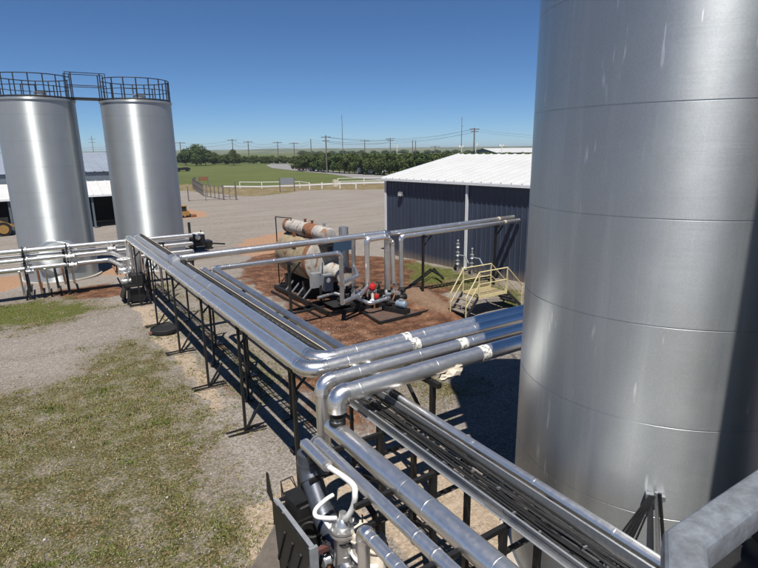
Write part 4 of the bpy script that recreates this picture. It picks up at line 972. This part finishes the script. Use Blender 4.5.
valve(GZ(346,566,.95), 'pale bolted valve at the foot of the flanged column, bottom edge', 1.1, 'jacket_old', 'dark_steel', group='valves at the bottom', axis=(0,1,0), wr=.07)
def strainer(c, r, h, label, tilt=(0,0,1)):
    t = thing('strainer', label, 'strainer', c, 'cream wrapped strainers'); mb = MB()
    mb.lathe(c, [(r*.8,-h),(r*.82,-.02),(r,0),(r,.10),(r*.97,.13),(r*.55,.20),(r*.1,.22)], 28, tilt)
    mb.v = [tuple(Vector(v)+Vector([random.uniform(-.006,.006) for _ in range(3)])) for v in mb.v]
    obj('wrap', mb, M['cream'], t); obj('bolt', MB().lathe(Vector(c)+Vector((.02,0,.20)), [(.012,0),(.012,.14)], 8), M['dark_steel'], t)
    obj('ring', MB().lathe(Vector(c)+UZ*.015, [(r+.004,0),(r+.016,.01),(r+.016,.03),(r+.004,.04)], 28), M['cream'], t); return t
strainer(GZ(361.5,537,1.35), .175, .9, 'larger cream wrapped strainer with a cone top beside the flanged column')
strainer(GZ(377,548,1.15), .14, .7, 'smaller cream wrapped strainer left of the short bending pipe', (.2,.3,1))
# clutter below the near pipes
for k in range(10):
    q = GZ(random.uniform(318,352), random.uniform(525,566), random.uniform(.6,1.1)); d = Vector((random.uniform(-.3,.3),random.uniform(-.4,.4),random.uniform(-.2,.3)))
    single('small_line', MB().tube([q-UZ*.4, q, q+d, q+d*1.4-UZ*.3], random.uniform(.015,.035), 8), M[['black_pipe','rusty','dark_steel','galv','rubber'][k%5]], 'small dark fitting pipe in the tangle inside the black frame', 'pipe', q-UZ*.4, 'small pipes inside the black frame')
hose_y = 4.9
single('black_hose', MB().tube([GZ(352,505,.9),GZ(360,500,1.0),GZ(368,505,1.0),GZ(374,514,.9),GZ(378,530,.5)], .05, 10), M['rubber'], 'black hose arching over the tan ground behind the strainers', 'hose', GZ(352,505,.9))

# ================================================================ handrail by the camera and the dark bundle under it
hc = G(683, 535, 5.87); hp = [G(683,553,5.87), G(775,486,5.87)]
hd0 = (hp[1]-hp[0]).normalized(); hn = Vector((-hd0.y, hd0.x, 0))
hl = thing('guardrail', 'blotchy galvanised square handrail close to the camera, bottom right', 'handrail', Vector((hp[0].x,hp[0].y,4.8)))
def sweep_sq(pts, w, bev=.007):   # rounded square tube with mitred corners, all in one level
    mb = MB(); pts = [Vector(p) for p in pts]; pr = []
    for cx_, cy_, a0 in ((1,1,0),(-1,1,90),(-1,-1,180),(1,-1,270)):
        for k in range(4): an = R_(a0+30*k); pr.append(((w/2-bev)*cx_+bev*math.cos(an), (w/2-bev)*cy_+bev*math.sin(an)))
    n = len(pr); vs = []
    for i, p in enumerate(pts):
        d0_ = (p-pts[i-1]).normalized() if i else (pts[1]-p).normalized(); d1_ = (pts[i+1]-p).normalized() if i < len(pts)-1 else d0_
        t_ = (d0_+d1_).normalized(); side = t_.cross(UZ).normalized(); k = 1/max(t_.dot(d0_), .4)
        vs += [p+side*q0*k+UZ*q1 for q0, q1 in pr]
    fs_ = [(j*n+i, j*n+(i+1)%n, (j+1)*n+(i+1)%n, (j+1)*n+i) for j in range(len(pts)-1) for i in range(n)]
    return mb.add(vs, fs_+[tuple(range(n)), tuple(range(len(pts)*n-1, (len(pts)-1)*n-1, -1))])
hcx = hp[0]; hb2 = hcx+Vector((-.87,-.50,0))*.62
obj('top_rail', sweep_sq([hb2, hcx, hcx+hd0*1.5], .051, .011), M['galv_blotch'], hl, ang=25)
for p in (hcx+hd0*.62, hcx+hd0*1.45, hb2+Vector((.05,.03,0))): obj('post', MB().bar(p-UZ*.03, Vector((p.x,p.y,4.8)), .05), M['galv_blotch'], hl)
pf = thing('platform', 'steel access platform, deck blackened as shade, below the handrail beside the big tank', 'platform', (2.6,.2,4.8))
obj('deck', MB().prism([(1.55,.80),(5.2,.80),(5.2,-1.6),(1.55,-1.6)], 4.76, 4.80), M['rubber'], pf, flat=True)  # near-black deck colour stands in for shade on the platform
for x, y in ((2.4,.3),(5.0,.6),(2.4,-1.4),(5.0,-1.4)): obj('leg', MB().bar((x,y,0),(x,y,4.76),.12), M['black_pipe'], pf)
for k in range(16):  # hoses coloured dark, also to stand in for the shade here
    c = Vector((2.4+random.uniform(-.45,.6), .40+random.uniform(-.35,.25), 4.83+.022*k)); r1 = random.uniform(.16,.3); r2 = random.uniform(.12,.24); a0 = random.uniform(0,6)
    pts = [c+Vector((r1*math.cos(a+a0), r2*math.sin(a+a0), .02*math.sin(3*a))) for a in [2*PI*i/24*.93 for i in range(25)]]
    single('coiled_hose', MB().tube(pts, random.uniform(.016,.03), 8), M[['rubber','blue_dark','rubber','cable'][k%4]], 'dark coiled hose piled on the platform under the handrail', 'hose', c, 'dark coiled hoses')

#PART4
# ================================================================ far poles, wires, masts
def zat(px, py, x, y):
    r = ray(px, py); return CH + r.z*math.hypot(x, y)/math.hypot(r.x, r.y)
M['pole'] = simple('grey_pole_wood', (.13,.115,.10), .85, 0, .2, 3, .05)
poles = {}
PL = [(182,142,163.5,'behind the right edge of the left tank pair',1),(234,139,165,'rising out of the single round tree',1),(249.5,141,163.5,'between the round tree and the pale road',1),(278.6,141.5,163.8,'left of the road bend',1),
      (294.8,142.5,162.5,'right of the road bend',1),(311.6,139,161,'just left of the tallest near pole',0),(327,135.3,173.0,'tallest crossarm pole standing at the road edge',2),(365,140,160,'rising over the middle of the orchard',1),
      (390.4,138,160,'rising over the orchard left of the navy building',2),(412.5,140,159,'pair of thin poles over the white roof, left one',0),(415.5,140.5,159,'pair of thin poles over the white roof, right one',0),(435,146,158,'small distant pole above the white roof',1),(473.5,128,163,'thick pole with a crossarm behind the white roof',2)]
for (px, yt, yb, lab, arms) in PL:
    b = G(px, yb); ht = zat(px, yt, b.x, b.y); dist = b.length
    r = max(.13, dist*.00085)*(1.5 if px in (327,473.5) else 1)
    t = thing('utility_pole', ('utility pole '+lab) if 'pole' not in lab else lab, 'utility pole', b, 'utility poles in the distance')
    obj('pole', MB().tube([b-UZ*.5, b+UZ*ht], [r*1.15, r*.8], 8), M['pole'], t)
    d = Vector((.85,-.52,0))
    for k in range(arms):
        w_ = dist*.0085*(1-.25*k); obj('crossarm', MB().bar(b+UZ*(ht-.5-1.0*k)-d*w_, b+UZ*(ht-.5-1.0*k)+d*w_, r*1.1), M['pole'], t)
    poles[px] = b+UZ*(ht-.5)
for i, (px, yt, yb) in enumerate(((343,114.8,160),(461,117,160))):
    b = G(px, yb-1.5); ht = zat(px, yt, b.x, b.y)
    t = thing('radio_mast', ['tall thin mast over the orchard left of the navy building','tall thin mast rising behind the white roof'][i], 'mast', b, 'tall masts')
    obj('mast', MB().tube([b-UZ*.5, b+UZ*ht*.5, b+UZ*ht], [.30,.24,.16], 6), M['pole'], t)
    for k, f in enumerate((.93,.78,.55)): obj('arm', MB().bar(b+UZ*ht*f, b+UZ*ht*f+Vector((1.3*(1 if k%2 else -1),-.6,.1)), .16), M['pole'], t)
for i, (px, yt, yb, two) in enumerate(((397,146,160,1),(461.0,146.5,157,2),(475.2,144.5,158,1),(501,145.5,158,2))):
    b = G(px, 168); ht = zat(px, yt, b.x, b.y)
    t = thing('floodlight_pole', 'white floodlight pole '+['over the orchard left of the navy building','with two heads at the foot of the mast','with one head beside the thick crossarm pole','with two heads left of the big tank'][i], 'floodlight', b, 'floodlight poles')
    obj('pole', MB().tube([b, b+UZ*ht], .11, 8), M['white'], t)
    for k in range(two):
        s = (-1 if k else 1); obj('lamp_head', MB().box(b+Vector((.55*s,-.3*s,0))+UZ*(ht+.05), (.75,.5,.55), .5*s), M['white'], t)
        obj('bracket', MB().bar(b+UZ*(ht-.3), b+Vector((.55*s,-.3*s,0))+UZ*ht, .1), M['white'], t)
def wire(a, b, sag, label, r=.035):
    a = Vector(a); b = Vector(b); pts = [a.lerp(b, i/14) - UZ*sag*4*(i/14)*(1-i/14) for i in range(15)]
    single('overhead_wire', MB().tube(pts, r, 4, False), M['wire'], label, 'wire', a, 'overhead wires')
seqs = [(182,234),(234,249.5),(249.5,278.6),(278.6,294.8),(294.8,311.6),(311.6,365),(365,390.4),(327,390.4),(390.4,473.5)]
for (a, b) in seqs:
    for dz in (0, -1.4): wire(poles[a]+UZ*dz, poles[b]+UZ*dz, 1.2, 'thin overhead wire sagging between distant utility poles', .05)
far_r = G(640, 160)+UZ*11
for dz in (0,-.9): wire(poles[473.5]+UZ*dz, far_r+UZ*dz, 2.0, 'thin overhead wire running from the thick pole past the big tank', .04)
for dz in (0,-1.0): wire(poles[327]+UZ*dz, poles[473.5]+UZ*(dz+.5), 2.6, 'thin overhead wire from the tallest near pole to the thick pole', .035)
for dz in (0,-1.2): wire(poles[182]+UZ*dz, G(-60,165)+UZ*(11+dz), 2.0, 'thin overhead wire passing behind the left tanks', .05)
# antenna behind the shed
q = G(95, 163); t = thing('antenna_mast', 'small antenna mast seen between the two left tanks', 'mast', q)
ht = zat(95, 136, q.x, q.y); obj('mast', MB().tube([q, q+UZ*ht], .16, 6), M['pole'], t)
for k in (.9,.78): obj('arm', MB().bar(q+UZ*ht*k-Vector((2,-1,.3)), q+UZ*ht*k+Vector((2,-1,-.3)), .2), M['pole'], t)

# ================================================================ trees
def leaf_mat(name, a, b, c):
    t = NT(name); co = t.coord('Object', (1,1,1)); n = t.noise(co, 1.1, 3); n2 = t.noise(co, 9, 2)
    oi = t.new('ShaderNodeObjectInfo'); leafc = t.ramp(t.math('ADD', t.math('MULTIPLY', n, .5), t.math('MULTIPLY', n2, .5)), [(.35,a),(.5,b),(.66,c)])
    t.setc(t.mix(t.math('MULTIPLY', oi.outputs['Random'], .45), leafc, (.085,.090,.022))); t.setc(.75,'Roughness'); t.setc(.25,'Specular IOR Level'); return t.m
M['leaf'] = leaf_mat('dark_foliage', (.020,.036,.010), (.040,.068,.018), (.075,.105,.030))
M['leaf2'] = leaf_mat('mid_foliage', (.028,.048,.012), (.055,.088,.022), (.095,.130,.038))
M['bark'] = simple('bark', (.09,.07,.055), .9, 0, .3, 3, .2)
def crown_mesh(seed, rx, rz, zc, n, conic=0.0, size=.30):
    r = np.random.default_rng(seed); lob = []
    for k in range(9):
        a = r.uniform(0,6.28); e = r.uniform(-.7,.9); rr = r.uniform(.45,.72)
        sh = 1-conic*max(e,0); lob.append((math.cos(a)*rx*rr*sh, math.sin(a)*rx*rr*sh, zc+e*rz*.80-.15*rz, r.uniform(.38,.62)*rx*sh))
    lob.append((0,0,zc,rx*.7)); lob.append((0,0,zc+rz*.72,rx*.42)); mb = MB()
    for i in range(n):
        L = lob[r.integers(len(lob))]; v = r.normal(size=3); v /= np.linalg.norm(v); d = L[3]*r.uniform(.55,1.08)
        p = Vector((L[0]+v[0]*d, L[1]+v[1]*d, max(L[2]+v[2]*d*.9, .5)))
        nrm = Vector(v)+Vector(r.normal(size=3))*.55; u = nrm.orthogonal().normalized()*size*r.uniform(.5,1.3); w_ = nrm.cross(u).normalized()*size*r.uniform(.5,1.2)
        mb.add([p-u-w_*.5, p+u-w_*.4, p+u*.6+w_, p-u*.5+w_*.9], [(0,1,2,3)])
    return mb
def make_tree(name, seed, ht, rx, mat, label, conic=.2, n=900, size=.30, loc=(0,0,0), group=None):
    t = thing(name, label, 'tree', loc, group); L = Vector(loc)
    mb = crown_mesh(seed, rx, ht*.42, ht*.56, n, conic, size); mb.v = [tuple(Vector(v)+L) for v in mb.v]
    me_ = obj('crown', mb, M[mat], t, flat=True)
    tr = MB().tube([L-UZ*.2, L+Vector((.05,.03,ht*.3)), L+Vector((-.03,.05,ht*.75))], [.17,.12,.04], 8)
    rr = random.Random(seed)
    for k in range(5):
        a = rr.uniform(0,6.28); z = ht*rr.uniform(.22,.5); tr.tube([L+UZ*z, L+Vector((math.cos(a)*rx*.35, math.sin(a)*rx*.35, z+ht*.14)), L+Vector((math.cos(a)*rx*.6, math.sin(a)*rx*.6, z+ht*.3))], [.07,.045,.02], 6)
    obj('trunk', tr, M['bark'], t); return t
ORG = 'trees of the orchard beyond the road'
protos = []
def place_tree(px, yb, yt, kind, label, group, squash=1.0):
    b = G(px, yb); ht = zat(px, yt, b.x, b.y)
    key, base_h = kind
    src = PROTO[key]
    if not src.get('used'):
        src['used'] = True; o = src['o']; o.location = b; o['label'] = label; o['group'] = group
    else: o = dup(src['o'], b, label); o['group'] = group
    s = ht/base_h; o.scale = (s*squash, s*squash, s); o.rotation_euler = (0,0,random.uniform(0,6.28)); return o
PROTO = {}
for k, (nm, seed, h, rx, mt, con, n) in enumerate((('a',11,6.0,2.3,'leaf',.35,1300),('b',12,6.0,2.5,'leaf2',.30,1300),('c',13,6.0,2.1,'leaf',.45,1200),('d',14,6.0,2.4,'leaf2',.25,1300),('e',21,6.0,3.0,'leaf',.1,2200),('f',22,6.0,3.3,'leaf2',.05,2000))):
    PROTO[nm] = {'o': make_tree('orchard_tree' if nm in 'abcd' else 'broadleaf_tree', seed, h, rx, mt, 'tree', con, int(n*1.7), .21)}
rt = random.Random(5)
def base_line(px): return 171.0 + (px-300)*.052
x = 300.0; i = 0
while x < 560:
    yb = base_line(x)+rt.uniform(-.2,.2); place_tree(x, yb, 154.6+rt.uniform(-1.2,1.2)-(x-300)*.006, ('abcd'[rt.randrange(4)], 6.0), 'dark green tree in the front row of the orchard beyond the road', ORG, 1.05)
    x += rt.uniform(4.6,6.6) 
for row, (off, yt0, step) in enumerate(((-2.6,154.0,7.0),(-5.2,153.4,8.0))):
    x = 303.0+3*row
    while x < 560:
        place_tree(x, base_line(x)+off, yt0+rt.uniform(-1.2,1.0), ('abcd'[rt.randrange(4)], 6.0), 'dark green tree in a rear row of the orchard beyond the road', ORG, 1.15); x += step*rt.uniform(.85,1.15)
GT = 'broadleaf trees at the far left edge of the field'
for (px, yb, yt, kd_, lab, sq) in ((186,165.5,149.5,'e','dark round tree right beside the right tank',1.0),(196.5,166,145.5,'f','tallest broadleaf tree at the far edge of the field, near the tanks',1.0),(206,165.5,149.5,'e','round tree on the right flank of the tallest one',1.0),
      (215,165,153,'f','low round tree between the tallest tree and the lone one',1.1),(234,165.5,150,'e','lone round tree with a utility pole rising from it',.95),(226,165,155,'f','low bush tree left of the lone round tree',1.1)):
    place_tree(px, yb, yt, (kd_,6.0), lab, GT, sq)
x = 178.0
while x < 303:
    place_tree(x, 163.9, 156.8+rt.uniform(-1.3,1.0), ('ef'[rt.randrange(2)],6.0), 'low tree in the long hedge along the far side of the field', 'hedge trees along the field', 1.25); x += rt.uniform(3.4,5.0)
for px, yt in ((109,151.5),(117,154.5),(-4,152)): place_tree(px, 163, yt, ('e',6.0), {109:'tree top showing above the shed between the tanks',117:'smaller tree behind the shed, close to the right tank',-4:'tree behind the shed at the left edge'}[px], 'trees behind the shed', 1.1)
x = 303
while x < 760:
    place_tree(x, 155.6-(x-303)*.010, 151.2+rt.uniform(-.6,.5)-(x-303)*.008, ('ef'[rt.randrange(2)],6.0), 'hazy far tree on the skyline behind the orchard', 'skyline trees', 2.2); x += rt.uniform(8,13)

# ================================================================ fences, gate, sign
def fence(name, label, pts, h, mat, rails, pr=.05, step=3.0, rr=.03, cat='fence', group=None, wires=False):
    pts = [Vector(p) for p in pts]; t = thing(name, label, cat, pts[0], group)
    for a, b in zip(pts[:-1], pts[1:]):
        n = max(1, round((b-a).length/step))
        for k in range(n+1):
            if k == 0 and a != pts[0]: continue
            p = a.lerp(b, k/n); obj('post', MB().bar(p, p+UZ*h, pr*2), M[mat], t)
        for z in rails: obj('rail', MB().bar(a+UZ*h*z, b+UZ*h*z, rr*2), M[mat], t)
    return t
fence('pipe_fence', 'low white pipe fence along the far side of the gravel yard', [G(240,188.5),G(262,188.7),G(300,188.2),G(309.5,189.6)], 1.15, 'white', (.97,), .055, 4.6, .045)
fence('pipe_fence', 'white pipe fence section with thick end posts right of the sign', [G(309.6,189.7),G(322,189.0),G(340,188.6),G(356,188.9)], 1.1, 'white', (.75,), .075, 4.2, .04)
fence('pipe_fence', 'white two rail fence running behind the navy building corner', [G(338,185.5),G(364,184.5),G(388,183.8),G(430,182.3)], 1.3, 'white', (.55,.97), .06, 6.0, .045)
fence('pen_fence', 'dark wire panel pen fence left of the gate', [G(223.5,200),G(203.5,196),G(193,188.5),G(196,186.2)], 1.75, 'fence_wire', (.05,.5,.98), .05, 1.6, .025)
gt = thing('yard_gate', 'dark steel gate panel between two tall posts in the yard', 'gate', G(223.5,200))
a, b = G(223.8,200), G(236.3,199.8)
for p, h in ((a,2.0),(b,2.35)): obj('post', MB().bar(p, p+UZ*h, .16), M['fence_wire'], gt)
for z in (.45,1.65): obj('rail', MB().bar(a+UZ*z, b+UZ*z, .08), M['fence_wire'], gt)
m_ = a.lerp(b,.5); obj('upright', MB().bar(m_+UZ*.1, m_+UZ*1.65, .07), M['fence_wire'], gt); obj('brace', MB().bar(a+UZ*.45, b+UZ*1.65, .05), M['fence_wire'], gt)
q = G(188.8,201.3); single('gate_post', MB().bar(q, q+UZ*1.9, .12), M['fence_wire'], 'single post standing beside the right tank, left of the pen', 'post', q)
q = G(206,200.7); single('gate_post', MB().bar(q, q+UZ*1.6, .07), M['fence_wire'], 'thin pale post in front of the pen fence', 'post', q)
fence('wire_fence', 'sagging low wire fence between the tank and the gate', [G(188.8,201.3),G(206,200.7),G(223.5,200)], .25, 'fence_wire', (.5,), .02, 9, .025)
a, b = G(199.5,187.5), G(208.5,187.2)
bs_ = thing('brown_panel', 'brown rectangular panel behind the pen fence', 'panel', a); obj('board', MB().extr([a+UZ*1.2,b+UZ*1.2,b+UZ*1.9,a+UZ*1.9],(0,.1,0)), M['rusty'], bs_)
for p in (a, b): obj('post', MB().bar(p, p+UZ*1.9, .12), M['fence_wire'], bs_)
a, b = G(280.2,192.0), G(294.6,191.4)
sg = thing('sign_board', 'blank blue grey sign board on two dark posts at the yard edge', 'sign', a)
obj('board', MB().extr([a+UZ*1.15,b+UZ*1.15,b+UZ*2.15,a+UZ*2.15],(.03,.05,0)), M['grey_paint'], sg, flat=True)
for p in (a, b): obj('post', MB().bar(p, p+UZ*2.25, .13), M['fence_wire'], sg)
q = G(335,186.5); single('meter_box', MB().box(q+UZ*.6,(.7,.5,1.2)), M['cream'], 'small cream box standing in the grass by the white fence', 'box', q)

# ================================================================ far vehicles
def vehicle(loc, rz, L, label, mat, cab=.3, h=1.6, cat='vehicle', name='parked_truck', box=True):
    loc = Vector(loc); t = thing(name, label, cat, loc); ax = Vector((math.cos(rz),math.sin(rz),0)); sd_ = Vector((-ax.y,ax.x,0)); w_ = min(2.2, L*.36)
    P = lambda a, z: loc+ax*a+UZ*z-sd_*w_/2
    obj('cab', MB().extr([P(L*.5,.5),P(L*.5,1.0),P(L*.42,1.1),P(L*.34,h+.25),P(L*.5-cab*L,h+.25),P(L*.5-cab*L,.5)], sd_*w_), M[mat], t)
    obj('window', MB().extr([loc+ax*(L*.40)+UZ*1.15-sd_*(w_/2+.01),loc+ax*(L*.34)+UZ*(h+.12)-sd_*(w_/2+.01),loc+ax*(L*.5-cab*L+.2)+UZ*(h+.12)-sd_*(w_/2+.01),loc+ax*(L*.5-cab*L+.2)+UZ*1.15-sd_*(w_/2+.01)], sd_*(w_+.02)), M['black_void'], t)
    obj('bed', MB().box(loc-ax*(cab*L*.5)+UZ*((h if box else 1.0)*.5+.35), (L*(1-cab), w_*.96, (h if box else .9)-.1), rz), M[mat], t)
    for a in (.33,-.33):
        for s in (-1,1): obj('wheel', MB().lathe(loc+ax*a*L+sd_*s*(w_/2-.1)+UZ*.42, [(.42,-.12),(.42,.12)], 16, sd_), M['rubber'], t)
    return t
vehicle(G(306,170.2), .3, 6.5, 'dull maroon truck parked at the left end of the orchard', 'maroon', .35, 1.5, 'truck')
vehicle(G(298,169.0), .3, 5.0, 'dark pickup parked left of the maroon truck', 'dark_steel', .45, 1.2, 'truck', box=False)
vehicle(G(316,171.3), .2, 4.6, 'grey car parked right of the maroon truck', 'grey_paint', .6, 1.1, 'car', 'parked_car', False)
vehicle(G(377,174.4), .1, 5.2, 'white camper parked under the orchard trees', 'white', .35, 2.0, 'camper', 'parked_camper')
vehicle(G(365,174.0), .1, 4.2, 'pale grey trailer parked under the orchard trees', 'grey_paint', .4, 1.4, 'trailer', 'parked_trailer')
vehicle(G(183,171.5), .1, 4.6, 'dark pickup in the green field beside the right tank', 'black_pipe', .45, 1.1, 'truck', box=False)

# ================================================================ grass tufts and loose stones
def sample(arr, x, y):
    i = np.clip(np.searchsorted(xs, x)-1, 0, nx-1); j = np.clip(np.searchsorted(ys, y)-1, 0, ny-1); return arr.reshape(ny, nx)[j, i]
def tri_mesh(name, V, T, mat, kind='stuff'):
    me = bpy.data.meshes.new(name); me.vertices.add(len(V)); me.vertices.foreach_set('co', V.astype(np.float32).ravel())
    me.loops.add(T.size); me.loops.foreach_set('vertex_index', T.astype(np.int32).ravel()); me.polygons.add(len(T))
    me.polygons.foreach_set('loop_start', (np.arange(len(T))*3).astype(np.int32)); me.update(calc_edges=True); me.materials.append(mat)
    o = put(bpy.data.objects.new(name, me)); o['kind'] = kind; return o
N = 300000
gx = rng.uniform(-9.5, 18.6, N); gy = rng.uniform(3.5, 28, N)**1.0
pr = sample(g, gx, gy); cl_ = wob(gx, gy, .9, 3)*.5+wob(gx, gy, .33, 9)*.5
keep = (rng.uniform(0,1,N) < pr*np.clip(.34+cl_*.9, .04, 1)); gx = gx[keep]; gy = gy[keep]; n = len(gx); nb = 4
bx_ = np.repeat(gx, nb)+rng.normal(0,.022,n*nb); by_ = np.repeat(gy, nb)+rng.normal(0,.022,n*nb); bz_ = sample(zz, bx_, by_)-.004
a = rng.uniform(0,6.28,n*nb); h = rng.uniform(.02,.075,n*nb)*np.repeat(np.clip(.6+cl_[keep]*.9,.4,1.5),nb); lw = rng.uniform(.006,.014,n*nb); le = rng.uniform(.01,.05,n*nb)
V = np.stack([np.stack([bx_-np.cos(a)*lw, by_-np.sin(a)*lw, bz_],1), np.stack([bx_+np.cos(a)*lw, by_+np.sin(a)*lw, bz_],1), np.stack([bx_-np.sin(a)*le, by_+np.cos(a)*le, bz_+h],1)],1).reshape(-1,3)
def blade_mat():
    t = NT('grass_blades'); co = t.coord('World'); n1 = t.noise(co, 1.3, 4); n2 = t.noise(co, 30, 2)
    t.setc(t.ramp(t.math('ADD', t.math('MULTIPLY', n1,.55), t.math('MULTIPLY', n2,.45)), [(.36,(.055,.088,.014)),(.46,(.12,.15,.03)),(.53,(.21,.18,.085)),(.60,(.30,.245,.15)),(.70,(.16,.095,.05))])); t.setc(.8,'Roughness'); t.setc(.2,'Specular IOR Level'); return t.m
tri_mesh('grass', V, np.arange(len(V)).reshape(-1,3), blade_mat())
N = 42000
sx_ = rng.uniform(-9, 10, N); sy_ = 3.5+rng.uniform(0,1,N)**1.4*22
k_ = (rng.uniform(0,1,N) < .45+.55*np.clip(sample(sl_, sx_, sy_)+sample(p_, sx_, sy_)*.6,0,1)); sx_ = sx_[k_]; sy_ = sy_[k_]; n = len(sx_)
sz_ = sample(zz, sx_, sy_); s = rng.uniform(.006,.020,n)*(1+1.1*(rng.uniform(0,1,n)>.99)); octv = np.array([(1,0,0),(0,1,0),(-1,0,0),(0,-1,0),(0,0,.7),(0,0,-.5)])
J = octv[None]*s[:,None,None]*rng.uniform(.7,1.3,(n,6,1)); ang = rng.uniform(0,6.28,n); c, s2 = np.cos(ang), np.sin(ang)
Vx = J[...,0]*c[:,None]-J[...,1]*s2[:,None]+sx_[:,None]; Vy = J[...,0]*s2[:,None]+J[...,1]*c[:,None]+sy_[:,None]; Vz = J[...,2]+sz_[:,None]+.3*s[:,None]
V = np.stack([Vx,Vy,Vz],-1).reshape(-1,3); T0 = np.array([(0,1,4),(1,2,4),(2,3,4),(3,0,4),(1,0,5),(2,1,5),(3,2,5),(0,3,5)])
T = (T0[None]+np.arange(n)[:,None,None]*6).reshape(-1,3)
tri_mesh('loose_stones', V, T, simple('loose_stone', (.36,.33,.30), .9, 0, .45, 20, 0))

# ---------------------------------------------------------------- thin summer haze
hz = MB().box((0,0,14),(7400,7400,34)); ho = kinded('haze', hz, bpy.data.materials.new('thin_haze'), 'stuff')
hm = ho.data.materials[0]; hm.use_nodes = True; hn_ = hm.node_tree
hn_.nodes.remove(hn_.nodes['Principled BSDF']); pv_ = hn_.nodes.new('ShaderNodeVolumePrincipled')
pv_.inputs['Color'].default_value = (.80,.90,1,1); pv_.inputs['Density'].default_value = .00020; pv_.inputs['Anisotropy'].default_value = .2
hn_.links.new(pv_.outputs[0], hn_.nodes['Material Output'].inputs['Volume'])
